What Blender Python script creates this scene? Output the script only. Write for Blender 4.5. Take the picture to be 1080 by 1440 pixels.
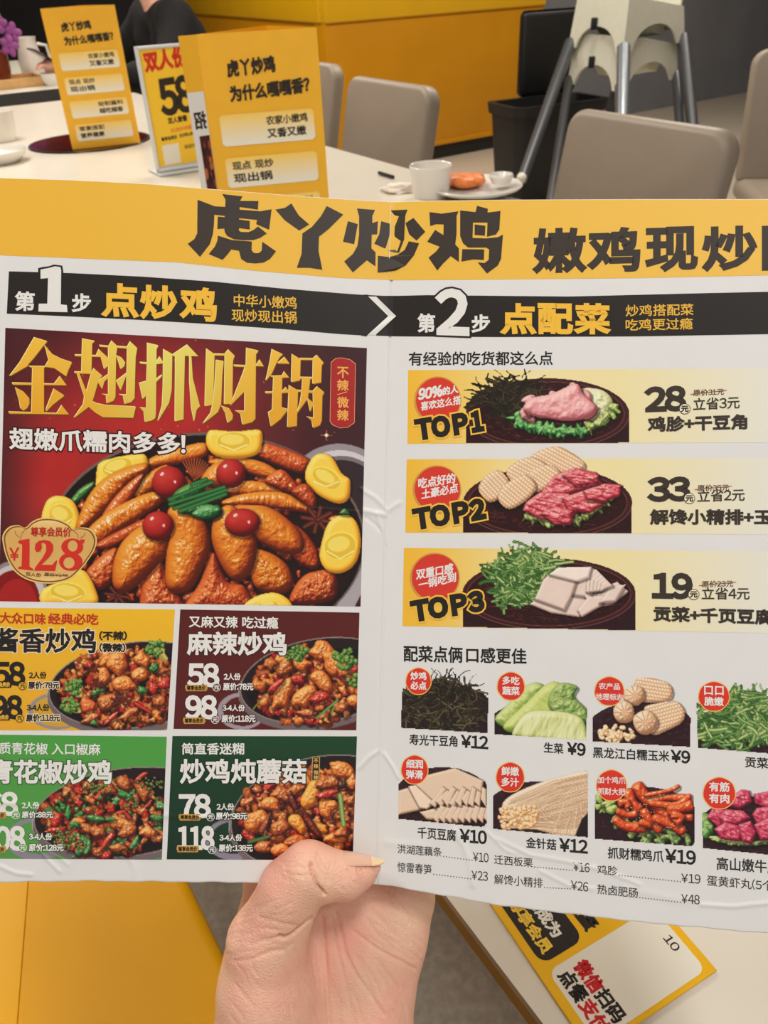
import bpy, bmesh, math, random
import numpy as np
from mathutils import Vector, Matrix, geometry

for o in list(bpy.data.objects):
    bpy.data.objects.remove(o, do_unlink=True)
SC = bpy.context.scene
COL = SC.collection

# ---------------------------------------------------------------- camera
FPX = 1150.0                                   # focal length in pixels of the 1080 x 1440 frame
CAM = np.array([0.0, 0.0, 1.17])               # a seated guest's eye height
_n = np.array([-75.0, 1705.0, 1150.0]); _n /= np.linalg.norm(_n)     # the vertical, seen by the tilted camera
_f = np.array([0, 0, -1.0]); _y = _f - (_f @ _n) * _n; _y /= np.linalg.norm(_y)
ROT = np.array([np.cross(_y, _n), _y, _n])     # camera space -> world

cam_data = bpy.data.cameras.new('camera')
cam = bpy.data.objects.new('camera', cam_data); COL.objects.link(cam)
cam_data.sensor_fit = 'VERTICAL'; cam_data.sensor_height = 36.0; cam_data.sensor_width = 27.0
cam_data.lens = FPX / 1440 * 36.0
cam_data.clip_start = 0.01; cam_data.clip_end = 60
M4 = Matrix.Identity(4)
for i in range(3):
    for j in range(3): M4[i][j] = ROT[i][j]
    M4[i][3] = CAM[i]
cam.matrix_world = M4
cam_data.dof.use_dof = True; cam_data.dof.focus_distance = 0.305; cam_data.dof.aperture_fstop = 30.0
SC.camera = cam

# ---------------------------------------------------------------- light and exposure
world = bpy.data.worlds.new('world'); SC.world = world; world.use_nodes = True
world.node_tree.nodes['Background'].inputs['Color'].default_value = (1.0, 0.99, 0.975, 1)
world.node_tree.nodes['Background'].inputs['Strength'].default_value = 0.60

def area_light(name, loc, size, power, color, rot=(0, 0, 0)):
    l = bpy.data.lights.new(name, 'AREA'); l.shape = 'RECTANGLE'; l.size, l.size_y = size; l.energy = power; l.color = color
    o = bpy.data.objects.new(name, l); o.location = loc; o.rotation_euler = rot; COL.objects.link(o); return o

LAMPS = [(0.40, -0.10, 0.34, 0.34, 13), (1.05, -0.75, 0.5, 0.5, 7.5), (-0.95, 0.58, 0.5, 0.5, 16), (-1.3, 2.7, 0.8, 0.8, 39), (0.9, 3.6, 0.8, 0.8, 34), (-1.6, 5.2, 0.8, 0.8, 34), (2.3, 5.2, 0.8, 0.8, 26)]
for i, (x, y, sx, sy, p) in enumerate(LAMPS):  # ceiling downlights; second and third added to brighten menu paper and bench
    area_light('ceiling_and_fill_light', (x, y, 2.76), (sx, sy), p, (1.0, 0.985, 0.965) if i < 3 else (1.0, 0.93, 0.83))

SC.view_settings.view_transform = 'Standard'; SC.view_settings.look = 'None'
SC.view_settings.exposure = 0.0; SC.view_settings.gamma = 1.0; SC.view_settings.use_curve_mapping = False
SC.cycles.max_bounces = 8

# ---------------------------------------------------------------- helpers
def ray(px, py):
    return ROT @ np.array([(px - 540) / FPX, -(py - 720) / FPX, -1.0])
def at_depth(px, py, d):                       # point at distance d along the lens axis
    return CAM + ray(px, py) * d
def on_level(px, py, z):                       # point on the horizontal plane z
    r = ray(px, py); return CAM + r * ((z - CAM[2]) / r[2])
def s2l(c):
    c = np.asarray(c, float) / 255.0
    return np.where(c <= 0.04045, c / 12.92, ((c + 0.055) / 1.055) ** 2.4)
def lin(c, k=1.0):
    v = np.clip(s2l(c) * k, 0, 1); return (float(v[0]), float(v[1]), float(v[2]), 1.0)

def tag(o, label=None, cat=None, group=None, kind=None):
    if label: o['label'] = label
    if cat: o['category'] = cat
    if group: o['group'] = group
    if kind: o['kind'] = kind
    return o
def empty(name, loc, label, cat, group=None, rz=0.0):
    o = bpy.data.objects.new(name, None); o.location = loc; o.rotation_euler = (0, 0, rz); o.empty_display_size = 0.05; COL.objects.link(o)
    return tag(o, label, cat, group)
def link(name, me, m, parent=None, loc=None):
    o = bpy.data.objects.new(name, me); COL.objects.link(o)
    if m is not None: me.materials.append(m)
    if parent is not None: o.parent = parent
    if loc is not None: o.location = loc
    return o
def copy_tree(o, parent=None):
    c = o.copy(); COL.objects.link(c); c.parent = parent
    for ch in list(o.children): copy_tree(ch, c)
    return c

def mat(name, color, rough=0.5, metal=0.0, noise=0.04, nscale=30.0, bump=0.0, bscale=200.0, spec=0.5, trans=0.0, sss=0.0, coat=0.0, k=1.0, second=None, alpha=1.0):
    """procedural principled material: base colour broken up by noise, optional fine bump"""
    m = bpy.data.materials.new(name); m.use_nodes = True; nt = m.node_tree; b = nt.nodes['Principled BSDF']
    b.inputs['Roughness'].default_value = rough; b.inputs['Metallic'].default_value = metal
    b.inputs['Specular IOR Level'].default_value = spec
    if trans: b.inputs['Transmission Weight'].default_value = trans
    if coat: b.inputs['Coat Weight'].default_value = coat; b.inputs['Coat Roughness'].default_value = 0.12
    if alpha < 1: b.inputs['Alpha'].default_value = alpha
    if sss:
        b.inputs['Subsurface Weight'].default_value = sss; b.inputs['Subsurface Radius'].default_value = (1.0, 0.35, 0.2); b.inputs['Subsurface Scale'].default_value = 0.004
    c = lin(color, k)
    tc = nt.nodes.new('ShaderNodeTexCoord'); nz = nt.nodes.new('ShaderNodeTexNoise'); nz.inputs['Scale'].default_value = nscale; nz.inputs['Detail'].default_value = 4
    nt.links.new(tc.outputs['Object'], nz.inputs['Vector'])
    rp = nt.nodes.new('ShaderNodeValToRGB'); rp.color_ramp.elements[0].position = 0.3; rp.color_ramp.elements[1].position = 0.7
    c2 = lin(second, k) if second else tuple(min(1, v * (1 + noise)) for v in c[:3]) + (1,)
    rp.color_ramp.elements[0].color = tuple(v * (1 - noise) for v in c[:3]) + (1,) if not second else c
    rp.color_ramp.elements[1].color = c2
    nt.links.new(nz.outputs['Fac'], rp.inputs['Fac']); nt.links.new(rp.outputs['Color'], b.inputs['Base Color'])
    if bump:
        n2 = nt.nodes.new('ShaderNodeTexNoise'); n2.inputs['Scale'].default_value = bscale; n2.inputs['Detail'].default_value = 3
        nt.links.new(tc.outputs['Object'], n2.inputs['Vector'])
        bp = nt.nodes.new('ShaderNodeBump'); bp.inputs['Strength'].default_value = bump; bp.inputs['Distance'].default_value = 0.002
        nt.links.new(n2.outputs['Fac'], bp.inputs['Height']); nt.links.new(bp.outputs['Normal'], b.inputs['Normal'])
    return m

def mesh_np(name, verts, faces, smooth=False):
    me = bpy.data.meshes.new(name)
    if isinstance(faces, np.ndarray):
        v = np.ascontiguousarray(verts, np.float32); nf, kk = faces.shape
        me.vertices.add(len(v)); me.vertices.foreach_set('co', v.ravel())
        me.loops.add(nf * kk); me.loops.foreach_set('vertex_index', np.ascontiguousarray(faces, np.int32).ravel())
        me.polygons.add(nf); me.polygons.foreach_set('loop_start', np.arange(0, nf * kk, kk, dtype=np.int32))
        me.update(calc_edges=True)
    else:
        me.from_pydata([tuple(map(float, v)) for v in verts], [], faces); me.update()
    if smooth: me.polygons.foreach_set('use_smooth', np.ones(len(me.polygons), bool))
    return me

class MB:
    """collects shapes into ONE mesh object"""
    def __init__(s): s.bm = bmesh.new()
    def _add(s, other, M):
        me = bpy.data.meshes.new('tmp'); other.to_mesh(me); other.free()
        me.transform(M); s.bm.from_mesh(me); bpy.data.meshes.remove(me); return s
    def box(s, c, d, bev=0.0, seg=3, M=None):
        b = bmesh.new(); bmesh.ops.create_cube(b, size=1.0)
        bmesh.ops.scale(b, vec=d, verts=b.verts)
        if bev: bmesh.ops.bevel(b, geom=list(b.edges), offset=bev, segments=seg, profile=0.5, affect='EDGES')
        bmesh.ops.translate(b, vec=c, verts=b.verts)
        return s._add(b, M or Matrix.Identity(4))
    def tube(s, p, r, seg=14, cap=True):
        """round tube through points p with radii r"""
        p = [Vector(map(float, q)) for q in p]; r = [r] * len(p) if isinstance(r, (int, float)) else r
        rings = []; up = None
        for i, q in enumerate(p):
            t = (p[min(i + 1, len(p) - 1)] - p[max(i - 1, 0)]).normalized()
            if up is None: up = t.orthogonal().normalized()
            up = (up - t * up.dot(t)).normalized(); sd = t.cross(up)
            rings.append([s.bm.verts.new(q + (up * math.cos(a) + sd * math.sin(a)) * r[i]) for a in [2 * math.pi * k / seg for k in range(seg)]])
        for i in range(len(rings) - 1):
            for k in range(seg): s.bm.faces.new((rings[i][k], rings[i][(k + 1) % seg], rings[i + 1][(k + 1) % seg], rings[i + 1][k]))
        if cap: s.bm.faces.new(rings[0][::-1]); s.bm.faces.new(rings[-1])
        return s
    def lathe(s, prof, c=(0, 0, 0), seg=40, M=None, cap=False):
        b = s.bm; rings = []
        for (r, z) in prof:
            ring = []
            for k in range(seg):
                v = Vector((c[0] + r * math.cos(2 * math.pi * k / seg), c[1] + r * math.sin(2 * math.pi * k / seg), c[2] + z))
                ring.append(b.verts.new(M @ v if M else v))
            rings.append(ring)
        for i in range(len(rings) - 1):
            for k in range(seg): b.faces.new((rings[i][k], rings[i][(k + 1) % seg], rings[i + 1][(k + 1) % seg], rings[i + 1][k]))
        if cap: b.faces.new(rings[0][::-1]); b.faces.new(rings[-1])
        return s
    def prism(s, pts, z0, z1, M=None, bev=0.0, seg=2):
        b = bmesh.new(); f = b.faces.new([b.verts.new((x, y, z0)) for x, y in pts])
        r = bmesh.ops.extrude_face_region(b, geom=[f]); bmesh.ops.translate(b, vec=(0, 0, z1 - z0), verts=[v for v in r['geom'] if isinstance(v, bmesh.types.BMVert)])
        bmesh.ops.recalc_face_normals(b, faces=b.faces)
        if bev: bmesh.ops.bevel(b, geom=list(b.edges), offset=bev, segments=seg, profile=0.5, affect='EDGES')
        return s._add(b, M or Matrix.Identity(4))
    def ball(s, c, r, M=None, sub=3):
        b = bmesh.new(); bmesh.ops.create_icosphere(b, subdivisions=sub, radius=1.0)
        bmesh.ops.scale(b, vec=(r, r, r) if isinstance(r, (int, float)) else r, verts=b.verts)
        if M: bmesh.ops.transform(b, matrix=M, verts=b.verts)
        bmesh.ops.translate(b, vec=c, verts=b.verts)
        return s._add(b, Matrix.Identity(4))
    def grid(s, P):
        """P[i][j] points -> quads"""
        V = [[s.bm.verts.new(tuple(map(float, q))) for q in row] for row in P]
        for i in range(len(V) - 1):
            for j in range(len(V[0]) - 1): s.bm.faces.new((V[i][j], V[i][j + 1], V[i + 1][j + 1], V[i + 1][j]))
        return s
    def build(s, name, m, parent=None, smooth=True, angle=35, loc=None):
        bmesh.ops.recalc_face_normals(s.bm, faces=s.bm.faces)
        me = bpy.data.meshes.new(name); s.bm.to_mesh(me); s.bm.free()
        o = link(name, me, m, parent, loc)
        if smooth:
            me.polygons.foreach_set('use_smooth', np.ones(len(me.polygons), bool))
            try: me.set_sharp_from_angle(angle=math.radians(angle))
            except Exception: pass
        return o

# ---- lettering: outlines of Blender's own font, thickened and laid between two points
_glyphs = {}
WIDE = {c: chr(ord(c) + 0xFEE0) for c in '0123456789TOP%!?():'}; WIDE['\u00a5'] = '\uffe5'
def one_glyph(ch):
    if ch not in _glyphs:
        cu = bpy.data.curves.new('lettering', 'FONT'); cu.body = WIDE.get(ch, ch); cu.size = 1.0; cu.resolution_u = 3
        o = bpy.data.objects.new('lettering', cu); COL.objects.link(o)
        dg = bpy.context.evaluated_depsgraph_get(); me = bpy.data.meshes.new_from_object(o.evaluated_get(dg))
        V = np.array([v.co[:2] for v in me.vertices]).reshape(-1, 2)
        Fc = [list(p.vertices) if p.normal.z > 0 else list(p.vertices)[::-1] for p in me.polygons]
        bpy.data.objects.remove(o, do_unlink=True); bpy.data.curves.remove(cu); bpy.data.meshes.remove(me)
        cnt = set()
        for f in Fc:
            for i in range(len(f)): cnt.add((f[i], f[(i + 1) % len(f)]))
        B = [e for e in cnt if (e[1], e[0]) not in cnt]
        if len(V) and (ch in WIDE or ord(ch) < 256):
            w = V[:, 0].max() - V[:, 0].min(); adv = w + .07
            if ch.isdigit(): adv = .56
            if ch == ':': adv = .3
            V = V - [V[:, 0].min() - (adv - w) / 2, 0]
        else: adv = 1.0 if ch != ' ' else .35
        _glyphs[ch] = (V, Fc, B, adv)
    return _glyphs[ch]
def glyph(body):
    x = 0.0; Vs, Fs, Bs, n = [], [], [], 0
    for ch in body:
        V, Fc, B, adv = one_glyph(ch)
        if len(V):
            Vs.append(V + [x, 0]); Fs += [[i + n for i in f] for f in Fc]; Bs += [(a + n, b + n) for a, b in B]; n += len(V)
        x += adv
    return np.vstack(Vs), Fs, Bs

def thicken(V, B, w):
    """offset the outline B of the flat shape V outwards by w: extra vertices and quads"""
    N = np.zeros_like(V); C = np.zeros(len(V))
    for a, b in B:
        e = V[b] - V[a]; L = np.hypot(*e)
        if L < 1e-9: continue
        nn = np.array([e[1], -e[0]]) / L
        N[a] += nn; N[b] += nn; C[a] += 1; C[b] += 1
    idx = np.where(C > 0)[0]; L = np.linalg.norm(N[idx], axis=1); L[L < 1e-6] = 1
    u = N[idx] / L[:, None]; cosh = np.clip(L / C[idx], 0.5, 1)
    W = V[idx] + u * (w / cosh)[:, None]
    new = {int(i): len(V) + k for k, i in enumerate(idx)}
    return W, [[b, a, new[a], new[b]] for a, b in B if a in new and b in new]

def text_shape(body, p0, p1, h, w=0.0, lean=0.0, up=None):
    """flat shape (x right, y UP) of a text whose ink box runs from p0 to p1 along its foot and is h high"""
    V, Fc, B = glyph(body)
    lo, hi = V.min(0), V.max(0); p0 = np.array(p0, float); p1 = np.array(p1, float)
    ex = p1 - p0; ey = np.array(up, float) * h if up is not None else np.array([0, h]) + 0 * ex
    ey = ey + ex / np.linalg.norm(ex) * lean * h
    q = (V - lo) / (hi - lo)
    P = p0 + q[:, :1] * ex + q[:, 1:] * ey
    return P, Fc, B

def dilate(P, Fc, B, w):
    if w <= 0: return P, Fc
    W, Q = thicken(P, B, w)
    return np.vstack([P, W]), Fc + Q
# ---------------------------------------------------------------- the room
TA = np.array([-0.5222, 0.8528]); TW = np.array([0.8528, 0.5222])          # along / across the long table
def TP(s, w): q = np.array([0.023, 0.248]) + TA * s + TW * w; return float(q[0]), float(q[1])
TANG = math.atan2(TA[1], TA[0])

FLOOR_M = mat('grey_terrazzo', (212, 200, 182), .5, noise=.0, nscale=70, second=(180, 167, 150), bump=.15, bscale=60)
WALLG_M = mat('grey_plaster', (128, 128, 132), .8, noise=.08, nscale=3, bump=.1, bscale=40)
DARKW_M = mat('dark_panelling', (34, 32, 32), .6, noise=.2, nscale=2)
CEIL_M = mat('white_ceiling', (222, 216, 206), .9, noise=.03)
def struct(o): o['kind'] = 'structure'; return o
struct(MB().box((0.3, 3.0, -0.05), (9.0, 13.0, 0.1)).build('floor', FLOOR_M, smooth=False))
struct(MB().box((0.3, 3.0, 2.85), (9.0, 13.0, 0.1)).build('ceiling', CEIL_M, smooth=False))
WD = np.array([1.4927, 1.0193]); WD /= np.linalg.norm(WD); WN = np.array([WD[1], -WD[0]])     # the booth front runs along WD, WN points into the room
def wallbox(name, a, b, th, z0, z1, m):
    a = np.array(a, float); b = np.array(b, float); L = np.linalg.norm(b - a); ang = math.atan2(*(b - a)[::-1]); c = (a + b) / 2
    M = Matrix.Translation((c[0], c[1], 0)) @ Matrix.Rotation(ang, 4, 'Z')
    return MB().box((0, 0, (z0 + z1) / 2), (L, th, z1 - z0), M=M).build(name, m, smooth=False)
pw0 = np.array([1.12, 6.98])
struct(wallbox('wall_back', pw0 - WD * 0.12, pw0 + WD * 3.6, 0.12, 0, 2.8, WALLG_M))
struct(wallbox('wall_left', (-3.9, -3.2), (-3.9, 9.2), 0.1, 0, 2.8, DARKW_M))
struct(wallbox('wall_right', (4.5, -3.2), (4.5, 9.2), 0.1, 0, 2.8, WALLG_M))
struct(wallbox('wall_far', (-3.9, 9.3), (4.5, 9.3), 0.1, 0, 2.8, DARKW_M))

LAMP_M = bpy.data.materials.new('lamp_diffuser'); LAMP_M.use_nodes = True
_b = LAMP_M.node_tree.nodes['Principled BSDF']; _b.inputs['Emission Color'].default_value = (1, .93, .84, 1); _b.inputs['Emission Strength'].default_value = 3.0
LFR_M = mat('lamp_frame_white', (230, 228, 224), .4)
for (x, y, sx, sy, p) in LAMPS:  # unseen fixtures, also for the two lamps added as fill
    l = empty('ceiling_and_fill_lamp', (x, y, 2.8), 'unseen square flush ceiling lamp with a white frame, some added as fill', 'lamp', 'ceiling lamps of the dining room')
    MB().box((0, 0, -.012), (sx + .04, sy + .04, .024), .004).build('lamp_frame', LFR_M, l)
    MB().box((0, 0, -.026), (sx - .02, sy - .02, .006)).build('lamp_diffuser', LAMP_M, l)

# yellow booth front with a convex corner
YP_M = mat('yellow_panel', (226, 154, 8), .42, noise=.05, nscale=4, k=.8, spec=.4)
YB_M = mat('yellow_band', (232, 176, 14), .4, noise=.04, nscale=4, k=.95)
SK_M = mat('black_skirting', (26, 22, 20), .5)
cor = np.array([-0.2225, 5.6595]); rt = np.array([1.2703, 6.6788]); lf = np.array([-1.3721, 7.7667])
def booth(name, a, b, label):
    a = np.array(a); b = np.array(b); L = float(np.linalg.norm(b - a)); ang = math.atan2(*(b - a)[::-1]); c = (a + b) / 2
    e = empty(name, (float(c[0]), float(c[1]), 0), label, 'booth partition', rz=ang)
    MB().box((0, .06, .49), (L, .12, .78), .004).build('lower_panel', YP_M, e)
    MB().box((0, .05, .105), (L, .13, .03), .004).build('base_strip', YP_M, e)
    MB().box((0, .06, .05), (L - .02, .10, .10)).build('skirting', SK_M, e)
    MB().box((0, .055, 1.0), (L + .01, .15, .26), .012).build('top_band', YB_M, e)
    return e
booth('booth_partition', cor, rt, 'long yellow booth front with a black skirting, behind the rubbish bin')
booth('booth_partition', lf - (cor - lf) * .05, cor + (lf - cor) * .02, 'short yellow booth wing running back behind the seated person in black')
# ---------------------------------------------------------------- printed food pictures (painted into colour grids)
def fbm(x, y, scale, seed=0, octv=3):
    out = np.zeros_like(x); amp = 1.0; tot = 0.0
    for k in range(octv):
        xs = x / scale * (2 ** k) + seed * 17.3 + k * 7.7; ys = y / scale * (2 ** k) + seed * 9.1 + k * 3.3
        xi = np.floor(xs); yi = np.floor(ys); fx = xs - xi; fy = ys - yi
        fx = fx * fx * (3 - 2 * fx); fy = fy * fy * (3 - 2 * fy)
        def h(a, b):
            v = np.sin(a * 127.1 + b * 311.7 + seed * 74.7) * 43758.5453
            return v - np.floor(v)
        v = (h(xi, yi) * (1 - fx) + h(xi + 1, yi) * fx) * (1 - fy) + (h(xi, yi + 1) * (1 - fx) + h(xi + 1, yi + 1) * fx) * fy
        out += v * amp; tot += amp; amp *= 0.5
    return out / tot

def smooth_loop(pts, n=6):
    p = np.array(pts, float); m = len(p); out = []
    for i in range(m):
        a, b, c, d = p[(i - 1) % m], p[i], p[(i + 1) % m], p[(i + 2) % m]
        for k in range(n):
            t = k / n
            out.append(0.5 * ((2 * b) + (c - a) * t + (2 * a - 5 * b + 4 * c - d) * t * t + (3 * b - 3 * c + d - a) * t ** 3))
    return np.array(out)

def rgb(c):
    return np.array(c, float) / 255.0

CHICK = [(70, 18, 8), (168, 66, 18), (220, 126, 36), (244, 182, 78)]
CHICK_RED = [(58, 12, 8), (150, 46, 20), (206, 88, 36), (240, 156, 84)]
YELLOW = [(178, 112, 22), (230, 168, 40), (245, 204, 74), (252, 236, 138)]
CHERRY = [(70, 8, 12), (140, 22, 22), (178, 38, 34), (206, 70, 60)]
GREEN = [(10, 34, 18), (24, 78, 36), (52, 120, 52), (128, 180, 96)]
BROC = [(18, 46, 18), (54, 100, 40), (96, 146, 62), (176, 196, 110)]
PINKM = [(140, 66, 74), (208, 130, 134), (232, 168, 168), (250, 216, 208)]
REDM = [(96, 18, 30), (178, 50, 66), (216, 96, 106), (246, 190, 186)]
CORN = [(150, 104, 74), (218, 176, 138), (236, 208, 172), (250, 234, 210)]
TOFU = [(176, 146, 124), (214, 188, 166), (232, 212, 194), (246, 232, 218)]
LETT = [(70, 96, 40), (138, 168, 74), (186, 202, 116), (230, 234, 178)]
CLAW = [(80, 14, 8), (176, 44, 20), (220, 84, 36), (246, 156, 90)]
TRAY = [(26, 10, 14), (58, 24, 28), (84, 40, 40), (150, 92, 84)]

class Canvas:
    def __init__(s, x0, y0, x1, y1, k=2.0, bg=(128, 128, 128)):
        s.x0, s.y0, s.x1, s.y1, s.k = x0, y0, x1, y1, k
        s.W = int((x1 - x0) * k); s.H = int((y1 - y0) * k)
        s.X, s.Y = np.meshgrid(x0 + (np.arange(s.W) + .5) / k, y0 + (np.arange(s.H) + .5) / k)
        s.C = np.empty((s.H, s.W, 3)); s.C[:] = rgb(bg)
        s.clip = None
        s.rng = np.random.RandomState(int(x0 + y0 * 3) % 9999)

    def win(s, p, pad=1):
        a = max(0, int((p[:, 0].min() - pad - s.x0) * s.k)); b = min(s.W, int((p[:, 0].max() + pad - s.x0) * s.k) + 2)
        c = max(0, int((p[:, 1].min() - pad - s.y0) * s.k)); d = min(s.H, int((p[:, 1].max() + pad - s.y0) * s.k) + 2)
        if a >= b or c >= d: return None
        return (slice(c, d), slice(a, b))

    def inside(s, p, w):
        X, Y = s.X[w], s.Y[w]; m = np.zeros(X.shape, bool); n = len(p)
        for i in range(n):
            x1, y1 = p[i]; x2, y2 = p[(i + 1) % n]
            if y1 == y2: continue
            m ^= ((y1 > Y) != (y2 > Y)) & (X < (x2 - x1) * (Y - y1) / (y2 - y1) + x1)
        return m

    def dist(s, p, w, closed=True):
        X, Y = s.X[w], s.Y[w]; d = np.full(X.shape, 1e9); n = len(p)
        for i in range(n if closed else n - 1):
            a = p[i]; b = p[(i + 1) % n]; e = b - a; L = e @ e + 1e-9
            t = np.clip(((X - a[0]) * e[0] + (Y - a[1]) * e[1]) / L, 0, 1)
            d = np.minimum(d, (X - a[0] - t * e[0]) ** 2 + (Y - a[1] - t * e[1]) ** 2)
        return np.sqrt(d)

    def put(s, w, m, col, al=1.0):
        if s.clip is not None: m = m * s.clip[w]
        a = (m * al)[..., None]
        s.C[w] = s.C[w] * (1 - a) + col * a

    def poly(s, p, col, al=1.0, smooth=False):
        p = smooth_loop(p) if smooth else np.array(p, float)
        w = s.win(p)
        if w: s.put(w, s.inside(p, w).astype(float), rgb(col), al)

    def ell(s, cx, cy, rx, ry, col, al=1.0, rot=0, ring=0):
        t = np.linspace(0, 2 * np.pi, 72, endpoint=False); c, q = math.cos(rot), math.sin(rot)
        u, v = rx * np.cos(t), ry * np.sin(t)
        p = np.stack([cx + u * c - v * q, cy + u * q + v * c], 1)
        if ring: s.line(np.vstack([p, p[:1]]), ring, col, al)
        else:
            w = s.win(p)
            if w: s.put(w, s.inside(p, w).astype(float), rgb(col), al)

    def line(s, p, wd, col, al=1.0):
        p = np.array(p, float); w = s.win(p, wd)
        if w: s.put(w, np.clip((wd / 2 - s.dist(p, w, False)) * s.k + .5, 0, 1), rgb(col), al)

    def strand(s, p, wd, ramp, al=1.0):
        p = np.array(p, float); w = s.win(p, wd)
        if not w: return
        d = s.dist(p, w, False); m = np.clip((wd / 2 - d) * s.k + .5, 0, 1); t = np.clip(1 - d / (wd / 2), 0, 1)
        r = [rgb(c) for c in ramp]
        s.put(w, m, r[0] + (r[-1] - r[0]) * (t ** .8)[..., None], al)

    def blob(s, p, ramp, R=None, bump=.35, bs=5.0, spec=.5, smooth=True, seed=None, light=(-.45, -.65, .62), gain=1.0, shade=True, spth=.62, aniso=None, sat=0):
        p = smooth_loop(p) if smooth else np.array(p, float)
        w = s.win(p)
        if not w: return
        m = s.inside(p, w)
        if not m.any(): return
        if shade:
            q = p + np.array([1.2, 1.8]); w2 = s.win(q, 3)
            if w2: s.put(w2, np.clip(1 - s.dist(q, w2) / 3, 0, 1) * ~s.inside(p, w2), rgb((14, 6, 6)), .55)
        X, Y = s.X[w], s.Y[w]
        d = s.dist(p, w) * m
        if R is None: R = max(2.0, d.max() * .95)
        t = np.clip(d / R, 0, 1); h = np.sqrt(np.clip(1 - (1 - t) ** 2, 0, 1)) * R
        sd = s.rng.randint(999) if seed is None else seed
        if aniso:
            c, q = math.cos(aniso[0]), math.sin(aniso[0]); U = X * c + Y * q; V = (-X * q + Y * c) * aniso[1]
        else: U, V = X, Y
        h = h + bump * R * .5 * (fbm(U, V, bs, sd, 3) - .5) * np.clip(t * 2, 0, 1)
        gy, gx = np.gradient(h, 1 / s.k)
        nz = 1 / np.sqrt(gx * gx + gy * gy + 1); nx = -gx * nz; ny = -gy * nz
        l = np.array(light); l = l / np.linalg.norm(l)
        lam = np.clip(nx * l[0] + ny * l[1] + nz * l[2], 0, 1) * gain
        lam = np.clip(lam * .8 + .2 * np.clip(t * 1.5, 0, 1), 0, 1)
        r = np.array([rgb(c) for c in ramp]); x = lam * (len(r) - 1); i = np.clip(x.astype(int), 0, len(r) - 2); f = (x - i)[..., None]
        col = r[i] * (1 - f) + r[i + 1] * f
        if spec:
            hv = l + np.array([0, 0, 1]); hv /= np.linalg.norm(hv)
            sp = np.clip(nx * hv[0] + ny * hv[1] + nz * hv[2], 0, 1) ** 26
            sp = np.clip((sp * (.5 + 1.05 * fbm(U, V, max(1.8, bs * .55), sd + 5, 2)) - spth + .06) / .18, 0, 1) * spec
            col = col * (1 - sp[..., None]) + rgb((255, 240, 214)) * sp[..., None]
        s.put(w, m.astype(float), col)

    def chunk(s, cx, cy, r, ramp, ar=1.0, rot=0, irr=.25, **kw):
        n = 9; t = np.arange(n) / n * 2 * np.pi
        rr = r * (1 + irr * (s.rng.rand(n) - .5) * 2)
        u, v = rr * np.cos(t), rr * np.sin(t) * ar; c, q = math.cos(rot), math.sin(rot)
        s.blob(np.stack([cx + u * c - v * q, cy + u * q + v * c], 1), ramp, **kw)

    def grad(s, fn):
        s.C[:] = fn(s.X, s.Y)

    def sample(s, px, py):
        k = s.k
        x = np.clip((px - s.x0) * k - .5, 0, s.W - 1.001); y = np.clip((py - s.y0) * k - .5, 0, s.H - 1.001)
        xi = x.astype(int); yi = y.astype(int); fx = (x - xi)[..., None]; fy = (y - yi)[..., None]
        C = s.C
        return (C[yi, xi] * (1 - fx) + C[yi, xi + 1] * fx) * (1 - fy) + (C[yi + 1, xi] * (1 - fx) + C[yi + 1, xi + 1] * fx) * fy

def broccoli(c, cx, cy, r, stem=None):
    if stem is not None:
        a = np.array(stem, float)
        for k in range(4):
            c.strand([(a[0] + k * 1.5 - 3, a[1]), ((cx + a[0]) / 2 + k * 2 - 3, (cy + a[1]) / 2), (cx + (k - 1.5) * r * .5, cy)], r * .45, [(150, 130, 60), (214, 200, 120)])
    for k in range(26):
        t = c.rng.rand() * 6.28; q = r * math.sqrt(c.rng.rand())
        c.chunk(cx + q * math.cos(t), cy + q * math.sin(t) * .8, r * (.2 + .12 * c.rng.rand()), BROC, bump=1.2, bs=1.8, spec=.15, shade=False)

def anise(c, cx, cy, r):
    for k in range(8):
        t = k * .785 + .2
        c.strand([(cx, cy), (cx + r * math.cos(t), cy + r * math.sin(t) * .8)], r * .3, [(40, 14, 12), (128, 56, 44)])

def Zm(pts): return [(x / 2, 450 + y / 2) for x, y in pts]

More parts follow.
